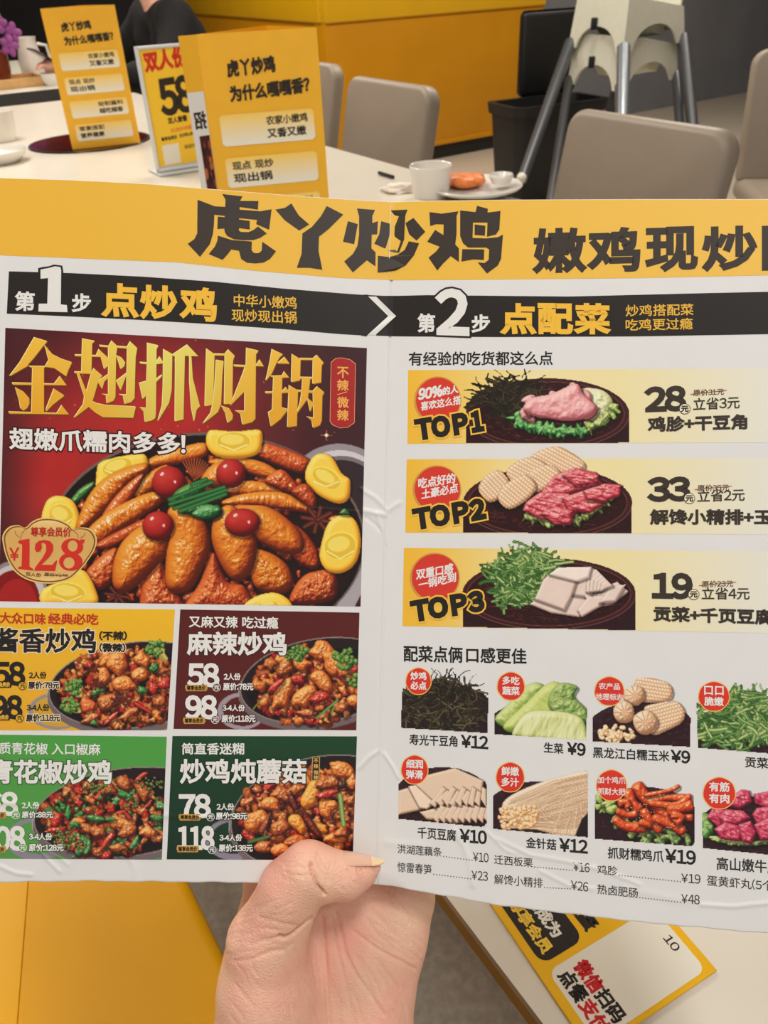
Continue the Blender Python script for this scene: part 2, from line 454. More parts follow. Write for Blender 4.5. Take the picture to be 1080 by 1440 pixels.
def art_main():
    c = Canvas(-6, 456, 520, 857, 2.0)
    def bg(X, Y):
        g = np.clip(np.exp(-(((X - 215) / 150) ** 2 + ((Y - 560) / 190) ** 2)) * 1.15 + .75 * np.exp(-(((X - 70) / 55) ** 2 + ((Y - 690) / 110) ** 2)), 0, 1)
        g = g * (.55 + .45 * np.clip((Y - 470) / 90, 0, 1))
        a = rgb((58, 27, 33)); b = rgb((176, 42, 40))
        return a + (b - a) * g[..., None] + (fbm(X, Y, 40, 3)[..., None] - .5) * .04
    c.grad(bg)
    for k in range(46):
        c.ell(20 + c.rng.rand() * 490, 470 + c.rng.rand() * 150, .5 + c.rng.rand() * .8, .6 + c.rng.rand() * .7, (236, 160, 80), .3 + .5 * c.rng.rand())
    # pot handle and pot
    c.ell(478, 690, 72, 66, (150, 140, 146), 1, .1); c.ell(478, 695, 66, 62, (206, 200, 204), 1, .1); c.ell(480, 700, 62, 59, (120, 108, 114), 1, .1); c.ell(480, 703, 58, 56, (50, 34, 40))
    c.poly([(470, 857), (505, 800), (520, 750), (520, 857)], (168, 160, 166)); c.poly([(497, 857), (512, 826), (520, 826), (520, 857)], (60, 26, 30))
    c.ell(290, 762, 224, 154, (112, 92, 84)); c.ell(290, 763, 221, 151, (22, 15, 16)); c.ell(290, 772, 208, 142, (34, 15, 13))
    # side dish at the lower left
    c.ell(22, 840, 46, 52, (140, 128, 132)); c.ell(22, 842, 42, 48, (196, 188, 188)); c.ell(20, 846, 36, 44, (128, 20, 22)); c.ell(24, 850, 28, 36, (164, 32, 30))
    for k in range(260):                                    # braised bits between the wings
        t = c.rng.rand() * 6.28; q = math.sqrt(c.rng.rand())
        x, y = 290 + 196 * q * math.cos(t), 770 + 128 * q * math.sin(t)
        c.chunk(x, y, 4 + 6 * c.rng.rand(), CHICK_RED, ar=.5 + .4 * c.rng.rand(), rot=c.rng.rand() * 3, bump=.8, bs=3, spec=.7, irr=.35, gain=.55 + .4 * c.rng.rand())
    c.blob(Zm([(196, 512), (225, 475), (262, 455), (264, 470), (235, 500), (205, 522)]), GREEN, spec=.5)
    c.blob(Zm([(410, 402), (440, 380), (520, 355), (575, 345), (588, 370), (560, 392), (460, 412), (415, 416)]), CHICK, spec=.5)
    c.blob(Zm([(735, 358), (760, 348), (862, 388), (866, 415), (848, 432), (790, 415), (715, 378)]), CHICK_RED, spec=.7, bump=.6)
    c.blob(Zm([(590, 395), (660, 385), (740, 400), (785, 432), (745, 445), (650, 415), (600, 412)]), CHICK, spec=.6, aniso=(.3, 2))
    ing = [([(582, 322), (598, 309), (660, 314), (728, 309), (738, 335), (730, 370), (700, 386), (640, 389), (600, 378), (580, 350)], (657, 340, 46, 25, 0)),
           ([(858, 432), (878, 388), (905, 375), (935, 388), (962, 432), (985, 452), (980, 502), (950, 516), (905, 498), (868, 466)], (918, 443, 42, 25, .5)),
           ([(905, 625), (925, 570), (965, 547), (1000, 565), (1015, 620), (1002, 680), (965, 710), (922, 706), (900, 672)], (957, 634, 44, 36, -.2)),
           ([(271, 440), (280, 402), (330, 386), (400, 376), (416, 400), (408, 432), (340, 462), (275, 474)], (330, 412, 42, 24, -.3)),
           ([(118, 545), (135, 505), (170, 494), (208, 512), (225, 560), (218, 596), (150, 592), (120, 575)], (172, 548, 34, 30, .4)),
           ([(118, 760), (165, 735), (195, 705), (238, 706), (268, 755), (268, 800), (160, 802), (116, 800)], (190, 765, 48, 26, .1)),
           ([(686, 808), (718, 778), (770, 767), (806, 782), (820, 810), (760, 820)], (755, 800, 28, 14, 0))]
    def ingot(k):
        p, (x, y, rx, ry, r) = ing[k]
        c.blob(Zm(p), YELLOW, bump=.05, spec=0, R=9)
        q = Zm([(x, y)])[0]; c.ell(q[0], q[1], rx / 2 * 1.08, ry / 2 * 1.1, (250, 226, 96), .8, r); c.ell(q[0], q[1] + 1, rx / 2, ry / 2, (226, 184, 52), .9, r)
        c.ell(q[0] - 2, q[1] - 2, rx / 2 * .72, ry / 2 * .6, (252, 240, 140), .55, r)
        c.line([(q[0] - rx * .42, q[1] + ry * .22), (q[0], q[1] + ry * .52), (q[0] + rx * .42, q[1] + ry * .22)], 1.6, (255, 250, 190), .8)
    for k in (0, 1, 3, 4): ingot(k)
    c.blob(Zm([(380, 470), (420, 430), (470, 408), (492, 440), (430, 480), (388, 505)]), CHICK, bump=.5, bs=4, spec=.8, aniso=(-.7, .5))
    for k in range(12):
        a = -2.2 + k * .17; c.strand([Zm([(545, 450)])[0], (272 + 26 * math.cos(a), 668 + 24 * math.sin(a))], 2.4, [(70, 20, 14), (190, 96, 52)])
    c.blob(Zm([(565, 450), (600, 405), (640, 400), (690, 430), (650, 470), (600, 470)]), CHICK, bump=.5, spec=.7)
    c.blob(Zm([(215, 572), (255, 485), (315, 432), (405, 402), (416, 430), (362, 462), (312, 520), (262, 572), (222, 592)]), CHICK, bump=.6, bs=4, spec=.95, aniso=(-.8, .5))
    c.blob(Zm([(290, 545), (330, 490), (385, 440), (405, 440), (380, 490), (330, 545), (295, 560)]), CHICK_RED, bump=.6, bs=4, spec=.9, aniso=(-.8, .5))
    c.blob(Zm([(236, 605), (300, 542), (400, 492), (448, 484), (462, 506), (402, 552), (322, 602), (262, 640)]), CHICK, bump=.6, bs=4, spec=.95, aniso=(-.5, .5))
    c.blob(Zm([(268, 632), (340, 590), (430, 550), (440, 570), (380, 605), (300, 645)]), CHICK_RED, bump=.6, bs=4, spec=.6, gain=.8)
    c.blob(Zm([(640, 475), (690, 452), (760, 462), (795, 488), (720, 492), (650, 490)]), CHICK, bump=.6, spec=.8)
    c.blob(Zm([(745, 452), (790, 420), (830, 455), (845, 490), (790, 480)]), CHICK_RED, bump=.9, spec=1)
    c.blob(Zm([(628, 508), (700, 486), (790, 484), (850, 512), (890, 545), (810, 535), (720, 524), (640, 525)]), CHICK, bump=.6, bs=4, spec=.8, aniso=(.1, .4))
    c.blob(Zm([(820, 480), (860, 460), (890, 500), (880, 530), (840, 505)]), CHICK_RED, bump=.9, spec=.7, gain=.8)
    x, y = Zm([(893, 562)])[0]; anise(c, x, y, 22)
    # wings
    c.blob(Zm([(240, 724), (262, 684), (325, 640), (335, 690), (318, 735), (280, 760)]), CHICK_RED, bump=.7, spec=.9)
    c.blob(Zm([(392, 800), (405, 740), (450, 680), (482, 740), (512, 790), (515, 815), (392, 815)]), CHICK_RED, bump=.6, spec=.9)
    c.blob(Zm([(520, 800), (560, 742), (600, 655), (640, 735), (688, 750), (702, 815), (520, 815)]), CHICK_RED, bump=.5, spec=.7)
    x, y = Zm([(330, 775)])[0]; anise(c, x, y, 17)
    c.blob(Zm([(705, 650), (760, 655), (808, 690), (826, 738), (802, 768), (750, 768), (712, 740)]), CHICK, bump=.5, spec=.85)
    c.blob(Zm([(832, 745), (868, 712), (928, 704), (950, 735), (938, 785), (870, 802), (815, 795)]), CHICK_RED, bump=.9, spec=.9)
    c.blob(Zm([(800, 570), (850, 590), (892, 645), (898, 690), (870, 700), (820, 660)]), CHICK_RED, bump=.6, spec=.6)
    c.blob(Zm([(655, 530), (700, 520), (760, 528), (815, 565), (850, 610), (852, 650), (810, 660), (755, 640), (700, 600)]), CHICK, bump=.26, bs=6, spec=.6)
    c.blob(Zm([(318, 745), (322, 670), (358, 608), (420, 572), (478, 600), (474, 655), (440, 695), (395, 740), (350, 768)]), CHICK, bump=.26, bs=6, spec=.8)
    c.blob(Zm([(480, 600), (470, 545), (490, 522), (540, 532), (580, 575), (592, 640), (570, 702), (535, 760), (492, 768), (466, 740), (468, 660)]), CHICK, bump=.26, bs=6, spec=.75)
    c.blob(Zm([(596, 585), (610, 540), (650, 520), (690, 560), (722, 622), (716, 690), (690, 728), (655, 732), (622, 690), (598, 630)]), CHICK, bump=.26, bs=6, spec=.75)
    for k in (2, 5, 6): ingot(k)
    c.blob(Zm([(955, 545), (970, 530), (984, 548)]), GREEN)
    # cherries
    for x, y, rx, ry in ((475, 457, 48, 46), (650, 432, 42, 41), (445, 580, 44, 42), (682, 570, 50, 40)):
        X, Y = Zm([(x, y)])[0]; t = np.arange(14) / 14 * 2 * np.pi
        c.blob(np.stack([X + rx / 2 * np.cos(t), Y + ry / 2 * np.sin(t)], 1), CHERRY, bump=.02, spec=0)
        c.ell(X - rx * .2, Y - ry * .26, 3.2, 2, (250, 214, 200), .95, -.6); c.ell(X + rx * .18, Y - ry * .02, 1.8, 2.2, (250, 200, 196), .9)
    # spring onions
    for p in ([(478, 520), (500, 478), (560, 450), (590, 455), (560, 490)], [(500, 540), (560, 510), (620, 540), (600, 560), (540, 550)], [(560, 545), (610, 520), (625, 545), (590, 565)]):
        c.blob(Zm(p), GREEN, bump=.8, spec=.4)
    for a, b in (((476, 505), (596, 455)), ((478, 518), (630, 470)), ((490, 530), (636, 478)), ((505, 538), (634, 490)), ((540, 462), (580, 448))):
        c.strand(Zm([a, b]), 6, [(14, 50, 26), (66, 140, 70)])
    c.blob(Zm([(540, 545), (580, 520), (618, 528), (612, 548), (570, 560)]), [(14, 50, 26), (40, 104, 54), (80, 150, 84), (150, 206, 140)], bump=1, spec=.5)
    x, y = 459, 612
    c.line([(x - 8, y), (x + 8, y)], 1, (240, 120, 80), .7); c.line([(x, y - 7), (x, y + 7)], 1, (240, 120, 80), .7); c.ell(x, y, 2.4, 2.4, (255, 230, 200))
    return c

def stirfry(c, cx, cy, rx, ry, pal, n, accents, rim, seed):
    """a pan of stir-fried chicken: ellipse of the food (cx, cy, rx, ry) inside a dark pan."""
    c.rng = np.random.RandomState(seed)
    (px, py, prx, pry, prot) = rim
    c.ell(px, py + 5, prx + 4, pry + 4, (176, 168, 172), 1, prot); c.ell(px, py + 7, prx + 3, pry + 4, (112, 98, 100), 1, prot)
    c.ell(px, py, prx + 1.5, pry + 1.5, (150, 132, 126), 1, prot); c.ell(px, py, prx, pry, (34, 24, 26), 1, prot)
    c.ell(px, py + pry * .1, prx * .93, pry * .86, (22, 15, 16), 1, prot)
    for k in range(int(n * .9)):
        t = c.rng.rand() * 6.28; q = math.sqrt(c.rng.rand())
        c.chunk(cx + rx * 1.02 * q * math.cos(t), cy + ry * 1.02 * q * math.sin(t), 6 + 5 * c.rng.rand(), pal[c.rng.randint(len(pal))], ar=.7, rot=c.rng.rand() * 3, irr=.3, bump=1.2, bs=2.6, spec=.5, gain=.45 + .3 * c.rng.rand(), shade=False)
    items = []
    for k in range(n):
        t = c.rng.rand() * 6.28; q = math.sqrt(c.rng.rand()) ** .9
        items.append((cx + rx * q * math.cos(t), cy + ry * q * math.sin(t)))
    items.sort(key=lambda p: p[1])
    for (x, y) in items:
        p = pal[c.rng.randint(len(pal))]; r = 3.5 + 5 * c.rng.rand()
        c.chunk(x, y, r, p, ar=.5 + .5 * c.rng.rand(), rot=c.rng.rand() * 3.1, irr=.4, bump=1.1, bs=2.6, spec=.8, gain=.65 + .45 * c.rng.rand())
    for (x, y, r, p, ar, rot) in accents:
        c.chunk(x, y, r, p, ar=ar, rot=rot, irr=.3, bump=.9, bs=3.2, spec=.8)

def dirt(c, n, cols, area, wd=1.1):
    x0, y0, x1, y1 = area
    for k in range(n):
        x, y = x0 + (x1 - x0) * c.rng.rand(), y0 + (y1 - y0) * c.rng.rand(); a = c.rng.rand() * 6.28; l = 3 + 6 * c.rng.rand()
        c.line([(x, y), (x + l * math.cos(a), y + l * math.sin(a) * .6)], wd, cols[c.rng.randint(len(cols))], .8)

GOLDC = [(110, 36, 14), (196, 92, 36), (232, 142, 60), (252, 214, 140)]
BROWNC = [(64, 20, 12), (150, 64, 28), (200, 106, 48), (244, 184, 112)]
REDP = [(76, 10, 12), (156, 28, 24), (200, 54, 40), (240, 130, 100)]
LEAF = [(12, 44, 20), (34, 96, 42), (72, 140, 70), (150, 196, 130)]

def art_dish(kind):
    if kind == 0:      # yellow panel
        c = Canvas(-24, 852, 250, 1034, 2.0, (232, 178, 44))
        c.grad(lambda X, Y: rgb((236, 184, 42)) + (rgb((226, 166, 44)) - rgb((236, 184, 42))) * np.clip((Y - 860) / 170, 0, 1)[..., None])
        c.ell(80, 1000, 40, 26, (150, 140, 140)); c.ell(82, 1000, 36, 22, (206, 160, 50))
        acc = [(150, 925, 13, GOLDC, .6, -1), (168, 935, 16, GOLDC, .9, .2), (146, 950, 9, GOLDC, 1, 0), (176, 962, 17, GOLDC, .8, .3), (198, 945, 13, GOLDC, .8, -.4), (152, 988, 14, BROWNC, .9, 0), (124, 990, 10, [(120, 30, 16), (200, 80, 40), (226, 120, 60), (246, 180, 120)], 1, 0), (200, 928, 12, GOLDC, .8, .5),
               (180, 1005, 15, BROWNC, .45, -.6), (222, 985, 11, BROWNC, .7, 0), (226, 942, 10, BROWNC, 1, 0), (216, 967, 10, REDP, .9, 0), (232, 960, 9, REDP, 1, 0), (138, 973, 9, GREEN, .5, -.4), (200, 970, 8, LEAF, .7, .5), (216, 940, 8, GREEN, .6, -.6), (128, 1010, 14, BROWNC, .4, -.5), (158, 1008, 14, REDP, .25, -.7), (200, 995, 14, REDP, .22, .5), (132, 1017, 5, LEAF, .8, 0), (105, 975, 9, REDP, .5, 0)]
        stirfry(c, 172, 968, 82, 54, [BROWNC, GOLDC, REDP, BROWNC], 190, acc, (190, 963, 121, 59, -.12), 4)
        broccoli(c, 104, 966, 13, (112, 978)); broccoli(c, 98, 992, 13, (110, 1000)); broccoli(c, 219, 912, 13, (232, 926)); anise(c, 170, 985, 13); anise(c, 136, 963, 9)
        c.poly([(60, 1034), (105, 1018), (180, 1031), (250, 1016), (250, 1040), (60, 1040)], (70, 50, 44), .0)
        return c
    if kind == 1:      # maroon panel
        c = Canvas(240, 850, 512, 1032, 2.0, (88, 30, 28))
        c.ell(340, 1000, 34, 26, (160, 148, 158)); c.ell(342, 1000, 28, 21, (88, 30, 28))
        acc = [(452, 915, 17, GOLDC, .8, .2), (470, 935, 20, GOLDC, .7, .5), (425, 933, 12, GOLDC, .8, 0), (400, 938, 14, BROWNC, .8, -1), (398, 978, 22, GOLDC, .6, -1.1), (430, 980, 20, GOLDC, .6, -.8), (455, 960, 18, GOLDC, .7, .6), (450, 980, 12, REDP, .8, 0), (420, 955, 9, REDP, .8, 0), (388, 965, 12, REDP, .4, -.8), (478, 950, 12, REDP, .3, 1), (484, 945, 9, BROWNC, .7, 0), (500, 938, 9, REDP, .8, 0), (478, 995, 9, BROWNC, .8, 0), (500, 985, 10, GOLDC, .7, 0), (380, 935, 10, BROWNC, .8, 0), (430, 1003, 12, BROWNC, .4, 0)]
        stirfry(c, 436, 965, 76, 52, [BROWNC, GOLDC, REDP, GOLDC], 190, acc, (450, 957, 112, 58, -.16), 9)
        broccoli(c, 422, 919, 13); broccoli(c, 408, 922, 8); broccoli(c, 486, 926, 17); broccoli(c, 504, 955, 14)
        c.strand([(445, 1010), (475, 984)], 3.6, [(30, 70, 30), (140, 180, 100)]); c.strand([(466, 1004), (470, 994)], 3, [(30, 70, 30), (140, 180, 100)]); c.strand([(356, 997), (374, 976)], 1.8, [(60, 80, 30), (180, 170, 90)])
        return c
    if kind == 2:      # green panel
        c = Canvas(-24, 1030, 240, 1214, 2.0, (72, 150, 62))
        c.grad(lambda X, Y: rgb((76, 156, 66)) + (rgb((84, 148, 72)) - rgb((76, 156, 66))) * np.clip((Y - 1040) / 170, 0, 1)[..., None])
        c.ell(52, 1180, 44, 30, (140, 130, 146)); c.ell(54, 1178, 37, 23, (84, 152, 72))
        acc = [(125, 1105, 9, BROWNC, .8, 0), (150, 1110, 13, BROWNC, .7, .3), (175, 1100, 12, BROWNC, .7, .8), (200, 1115, 16, BROWNC, .5, 1), (108, 1155, 10, GOLDC, .7, 0), (122, 1165, 10, BROWNC, .7, 0), (172, 1158, 18, GOLDC, .5, .2), (180, 1170, 12, BROWNC, .8, 0), (208, 1170, 11, GOLDC, .8, 0), (140, 1170, 11, BROWNC, .8, 0), (165, 1193, 12, BROWNC, .6, 0), (78, 1155, 12, REDP, .6, -1.2), (78, 1167, 16, REDP, .2, -.1), (200, 1091, 12, REDP, .3, -.6), (150, 1185, 16, REDP, .25, -.9), (180, 1148, 10, REDP, .3, .8),
               (175, 1117, 12, LEAF, .5, .5), (135, 1151, 12, LEAF, .5, .3), (96, 1143, 11, LEAF, .4, -1.3), (104, 1160, 8, LEAF, .6, 0), (124, 1192, 10, LEAF, .6, -1.2), (190, 1185, 11, LEAF, .35, -1), (222, 1150, 9, LEAF, .6, 0), (230, 1135, 8, LEAF, .6, 0), (155, 1152, 8, LEAF, .4, 0)]
        stirfry(c, 150, 1150, 90, 54, [BROWNC, REDP, BROWNC, LEAF], 190, acc, (180, 1142, 132, 61, -.12), 12)
        PEP = [(20, 30, 14), (58, 74, 30), (104, 116, 56), (170, 172, 106)]
        for x0, y0, nn in ((135, 1110, 34), (215, 1105, 30), (90, 1178, 40), (105, 1190, 30), (185, 1130, 14)):
            for k in range(nn): c.chunk(x0 + c.rng.randn() * 8, y0 + c.rng.randn() * 6, 1.6 + c.rng.rand(), PEP, spec=.4, shade=False)
        return c
    c = Canvas(230, 1030, 508, 1214, 2.0, (22, 62, 38))
    c.grad(lambda X, Y: rgb((24, 66, 40)) + (rgb((16, 46, 30)) - rgb((24, 66, 40))) * np.clip((Y - 1040) / 170, 0, 1)[..., None])
    c.ell(330, 1180, 42, 30, (140, 130, 146)); c.ell(332, 1178, 35, 23, (20, 56, 36))
    ORG = [(140, 60, 14), (210, 124, 36), (236, 166, 60), (252, 214, 130)]
    acc = [(398, 1118, 16, BROWNC, .7, .2), (382, 1132, 12, GOLDC, .8, 0), (418, 1110, 13, BROWNC, .6, -.4), (360, 1155, 17, GOLDC, .8, -.5), (437, 1118, 20, ORG, .5, -1.2), (460, 1135, 14, GOLDC, .9, 0), (460, 1100, 14, BROWNC, .8, 0), (480, 1085, 16, GOLDC, .7, .4), (495, 1100, 10, GOLDC, 1, 0), (420, 1160, 15, ORG, .7, .8), (395, 1165, 13, BROWNC, .8, 0), (415, 1185, 14, BROWNC, .7, 0), (450, 1165, 13, ORG, .6, 0), (470, 1180, 14, GOLDC, .6, 0), (370, 1190, 14, BROWNC, .6, 0), (395, 1195, 13, GOLDC, .6, 0), (480, 1170, 9, BROWNC, .9, 0), (490, 1125, 10, BROWNC, .8, 0),
           (461, 1117, 18, REDP, .25, -.2), (480, 1103, 7, [(20, 8, 8), (50, 24, 20), (80, 40, 30), (140, 90, 70)], .8, 0), (412, 1125, 17, [(30, 8, 8), (80, 26, 20), (120, 50, 40), (190, 110, 90)], .25, 1.2), (438, 1160, 22, [(30, 8, 8), (80, 26, 20), (120, 50, 40), (190, 110, 90)], .2, 1.0), (372, 1160, 18, [(40, 12, 8), (100, 36, 20), (150, 70, 40), (210, 130, 90)], .22, -1.1)]
    stirfry(c, 428, 1145, 88, 62, [BROWNC, GOLDC, REDP, BROWNC], 210, acc, (452, 1143, 128, 78, -.2), 21)
    c.strand([(478, 1118), (483, 1160)], 7, [(60, 100, 40), (170, 196, 110)]); c.strand([(350, 1184), (378, 1176)], 5, [(30, 70, 30), (90, 140, 70)])
    return c

def tray(c, cx, cy, rx, ry, hgt, seed):
    c.rng = np.random.RandomState(seed)
    w = [(cx - rx, cy), (cx - rx, cy + hgt), (cx + rx, cy + hgt), (cx + rx, cy)]
    c.poly(w, (44, 18, 24)); c.ell(cx, cy + 4, rx, ry, (44, 18, 24))
    for k in range(160): c.ell(cx + (c.rng.rand() * 2 - 1) * rx, cy + ry * .6 + c.rng.rand() * hgt * .6, .8, .5, (84, 58, 78), .6)
    c.ell(cx, cy + 1.5, rx, ry, (30, 12, 16)); c.ell(cx, cy + 1, rx, ry, (134, 82, 74), 1, 0, 1.0); c.ell(cx, cy, rx - 1, ry - 1, (62, 26, 30)); c.ell(cx, cy + 1, rx - 7, ry - 5, (118, 66, 58), 1, 0, 1.0)
    c.ell(cx, cy + 1, rx - 8, ry - 5.5, (46, 16, 20))
    for k in range(320):
        t = c.rng.rand() * 6.28; q = math.sqrt(c.rng.rand()) * .95; x, y = cx + (rx - 10) * q * math.cos(t), cy + 1 + (ry - 7) * q * math.sin(t); a = c.rng.rand() * 6.28; l = 3 + 4 * c.rng.rand()
        c.line([(x - l * math.cos(a), y - l * math.sin(a) * .45), (x + l * math.cos(a), y + l * math.sin(a) * .45)], .9, (112, 56, 48) if k % 3 else (24, 8, 10), .7)

def corn(c, p, rot, rows=7):
    """a piece of cob as polygon p with kernel rows along rot"""
    c.blob(p, CORN, bump=.1, spec=0, R=7)
    P = smooth_loop(p); w = c.win(P)
    if not w: return
    m = c.inside(P, w); X, Y = c.X[w], c.Y[w]; q, s = math.cos(rot), math.sin(rot)
    U = X * q + Y * s; V = -X * s + Y * q
    row = np.floor(V / 5.0); U = U + row * 2.1
    e = np.maximum(np.clip(1 - np.abs((V / 5.0) % 1 - .0) * 5, 0, 1), np.clip(1 - np.abs((V / 5.0) % 1 - 1.0) * 5, 0, 1)); e = np.maximum(e, .75 * np.clip(1 - np.minimum((U / 4.2) % 1, 1 - (U / 4.2) % 1) * 6, 0, 1))
    c.put(w, m * e, rgb((186, 122, 80)), .75)
    e2 = np.hypot((U / 4.2) % 1 - .5, (V / 5.0) % 1 - .45)
    c.put(w, m * np.clip(1 - e2 * 3.0, 0, 1), rgb((255, 240, 214)), .75)

def rstrands(c, n, area, wd, ramps, ln=(8, 20), flat=.5, curl=.8):
    for k in range(n):
        while True:
            x = area[0] + area[2] * (c.rng.rand() * 2 - 1); y = area[1] + area[3] * (c.rng.rand() * 2 - 1)
            if ((x - area[0]) / area[2]) ** 2 + ((y - area[1]) / area[3]) ** 2 < 1: break
        a = c.rng.rand() * 6.28; l = ln[0] + (ln[1] - ln[0]) * c.rng.rand(); p = [(x, y)]
        for j in range(4):
            a += (c.rng.rand() - .5) * curl; x += l / 4 * math.cos(a); y += l / 4 * math.sin(a) * flat; p.append((x, y))
        c.strand(p, wd * (.7 + .6 * c.rng.rand()), ramps[c.rng.randint(len(ramps))])

BEAN = [[(14, 10, 8), (58, 50, 34)], [(14, 10, 8), (92, 82, 54)], [(10, 8, 8), (40, 34, 28)]]
GONG = [[(28, 58, 24), (120, 164, 84)], [(40, 76, 32), (172, 202, 122)], [(20, 46, 20), (76, 124, 56)], [(60, 92, 36), (206, 222, 148)]]

def art_top(kind):
    y0 = (512, 618, 752)[kind]
    c = Canvas(560, y0, 900, y0 + 146, 2.0)
    L = (572, 568, 564)[kind]
    yy = (565, 690, 830)[kind]
    c.grad(lambda X, Y: np.array([1, 1, 1]) * 0 + rgb((238, 184, 56)) + (rgb((243, 224, 160)) - rgb((238, 184, 56))) * np.clip((X - L) / 250, 0, 1)[..., None])
    if kind == 0:
        tray(c, 770, 581, 115, 50, 70, 5)
        rstrands(c, 210, (718, 562, 46, 26), 2.6, BEAN, (14, 36), .6, 1.2)
        rstrands(c, 40, (728, 545, 40, 16), 2.4, BEAN, (14, 36), .6, 1.2)
        for p in ([(812, 550), (845, 548), (862, 566), (850, 590), (825, 588)],): c.blob(p, [(150, 150, 100), (206, 206, 150), (230, 228, 186), (246, 244, 220)], bump=.8, spec=.2)
        for k in range(34):
            t = k / 33; x = 724 + 140 * t; y = 588 + 20 * math.sin(t * 3.1) - 30 * max(0, t - .75) * 4 * (t - .5)
            c.chunk(x, y, 9, [(14, 70, 30), (44, 128, 62), (98, 172, 92), (190, 220, 150)] if t < .75 else LETT, ar=.55, rot=c.rng.rand() * 3, bump=1.5, bs=3, spec=.3, irr=.5)
        for k in range(24):
            x = 738 + 96 * c.rng.rand(); y = 558 + 28 * c.rng.rand() - 12 * math.exp(-((x - 806) / 22) ** 2)
            c.chunk(x, y, 10 + 3 * c.rng.rand(), PINKM, ar=.6, rot=c.rng.rand() * 3, bump=.7, bs=6, spec=.15)
        c.blob([(736, 574), (748, 560), (775, 554), (795, 545), (812, 540), (822, 556), (838, 572), (830, 586), (800, 592), (770, 588), (748, 584)], PINKM, bump=1.5, bs=14, spec=.1, R=12)
    if kind == 1:
        tray(c, 770, 706, 119, 50, 70, 6)
        c.poly([(690, 690), (720, 700), (735, 715), (700, 716), (685, 700)], (24, 14, 16), 1, True)
        for k in range(30):
            t = k / 29; c.chunk(740 + 125 * t, 726 + 12 * math.sin(t * 3.1) - 36 * t * t * t, 7, LETT if k % 3 else [(40, 56, 30), (84, 100, 56), (130, 140, 84), (190, 190, 130)], ar=.5, rot=c.rng.rand() * 3, bump=1.2, bs=3, spec=.2, irr=.5)
        corn(c, [(748, 640), (770, 630), (790, 630), (822, 652), (812, 664), (784, 666), (752, 656)], .5)
        corn(c, [(712, 664), (728, 648), (750, 644), (768, 655), (755, 672), (725, 680)], .5)
        corn(c, [(740, 672), (758, 656), (778, 656), (790, 672), (770, 686), (750, 692)], .6)
        corn(c, [(673, 688), (684, 668), (702, 662), (716, 678), (708, 696), (688, 706)], .8)
        corn(c, [(700, 700), (712, 680), (738, 668), (754, 684), (742, 702), (716, 716)], .7)
        for p in ([(755, 700), (780, 668), (808, 658), (838, 664), (848, 682), (815, 690), (780, 702)], [(740, 706), (760, 692), (800, 694), (820, 712), (800, 738), (760, 730), (735, 718)], [(790, 700), (820, 690), (850, 690), (852, 708), (830, 722), (800, 718)],
                  [(820, 690), (850, 680), (874, 682), (872, 698), (850, 706), (826, 704)], [(760, 722), (784, 712), (806, 718), (804, 738), (780, 738)], [(790, 668), (815, 660), (842, 668), (842, 680), (810, 684)]):
            c.blob(p, REDM, bump=2.2, bs=10, spec=.4, R=7, aniso=(.4, 2.4), smooth=False)
    if kind == 2:
        tray(c, 772, 834, 122, 50, 70, 7)
        for k in range(30):
            t = c.rng.rand() * 6.28; q = math.sqrt(c.rng.rand()); c.chunk(740 + 46 * q * math.cos(t), 812 + 26 * q * math.sin(t), 7, GREEN, ar=.5, rot=c.rng.rand() * 3, bump=1, bs=4)
        rstrands(c, 260, (738, 812, 50, 30), 4.2, GONG, (12, 32), .7, .8); rstrands(c, 80, (752, 788, 34, 20), 4.0, GONG, (10, 26), .7, .8); rstrands(c, 40, (716, 840, 24, 14), 3.4, GONG, (10, 24), .6, .8)
        T2 = [(150, 116, 106), (206, 180, 168), (228, 206, 194), (244, 228, 218)]
        for p in ([(745, 850), (770, 828), (830, 840), (815, 868), (775, 862)], [(792, 800), (832, 798), (850, 810), (838, 842), (800, 836)], [(822, 838), (868, 818), (884, 832), (862, 850), (832, 856)], [(812, 858), (828, 838), (852, 838), (846, 852), (818, 868)], [(842, 848), (860, 824), (880, 822), (866, 846)]):
            c.blob(p, T2, bump=.5, bs=9, spec=0, R=4, smooth=False)
        for k in range(5): c.blob([(826 + k * 5, 812 + k * 2), (838 + k * 4, 800 + k * 4), (846 + k * 4, 808 + k * 4), (832 + k * 5, 836 - k * 2), (824 + k * 5, 832)], T2, bump=.3, spec=0, R=3, smooth=False)
        c.blob([(752, 843), (764, 815), (772, 808), (812, 814), (804, 838), (794, 858)], T2, bump=.5, bs=12, spec=0, R=4, smooth=False)
        c.blob([(772, 808), (785, 798), (832, 797), (828, 812), (812, 818)], [(190, 160, 150), (226, 206, 196), (240, 224, 214), (250, 238, 230)], bump=.3, bs=12, spec=0, R=4, smooth=False)
    return c

def bed(c, cx, cy, rx, ry, seed):
    c.rng = np.random.RandomState(seed)
    c.ell(cx, cy, rx, ry, (50, 26, 36)); c.ell(cx, cy + 3, rx - 5, ry - 4, (44, 20, 28))
    dirt(c, 320, [(84, 48, 58), (28, 10, 16), (70, 36, 44)], (c.x0, cy - ry, c.x1, c.y1))
    m = ((c.X - cx) / rx) ** 2 + ((c.Y - cy) / ry) ** 2 > 1
    c.C[m] = rgb(PAPER)

SIDEBOX = [(562, 938, 690, 1034), (690, 950, 830, 1048), (828, 952, 976, 1056), (974, 958, 1110, 1064), (556, 1068, 690, 1164), (688, 1078, 830, 1182), (830, 1084, 980, 1194), (982, 1098, 1120, 1206)]
PAPER = (222, 222, 221)

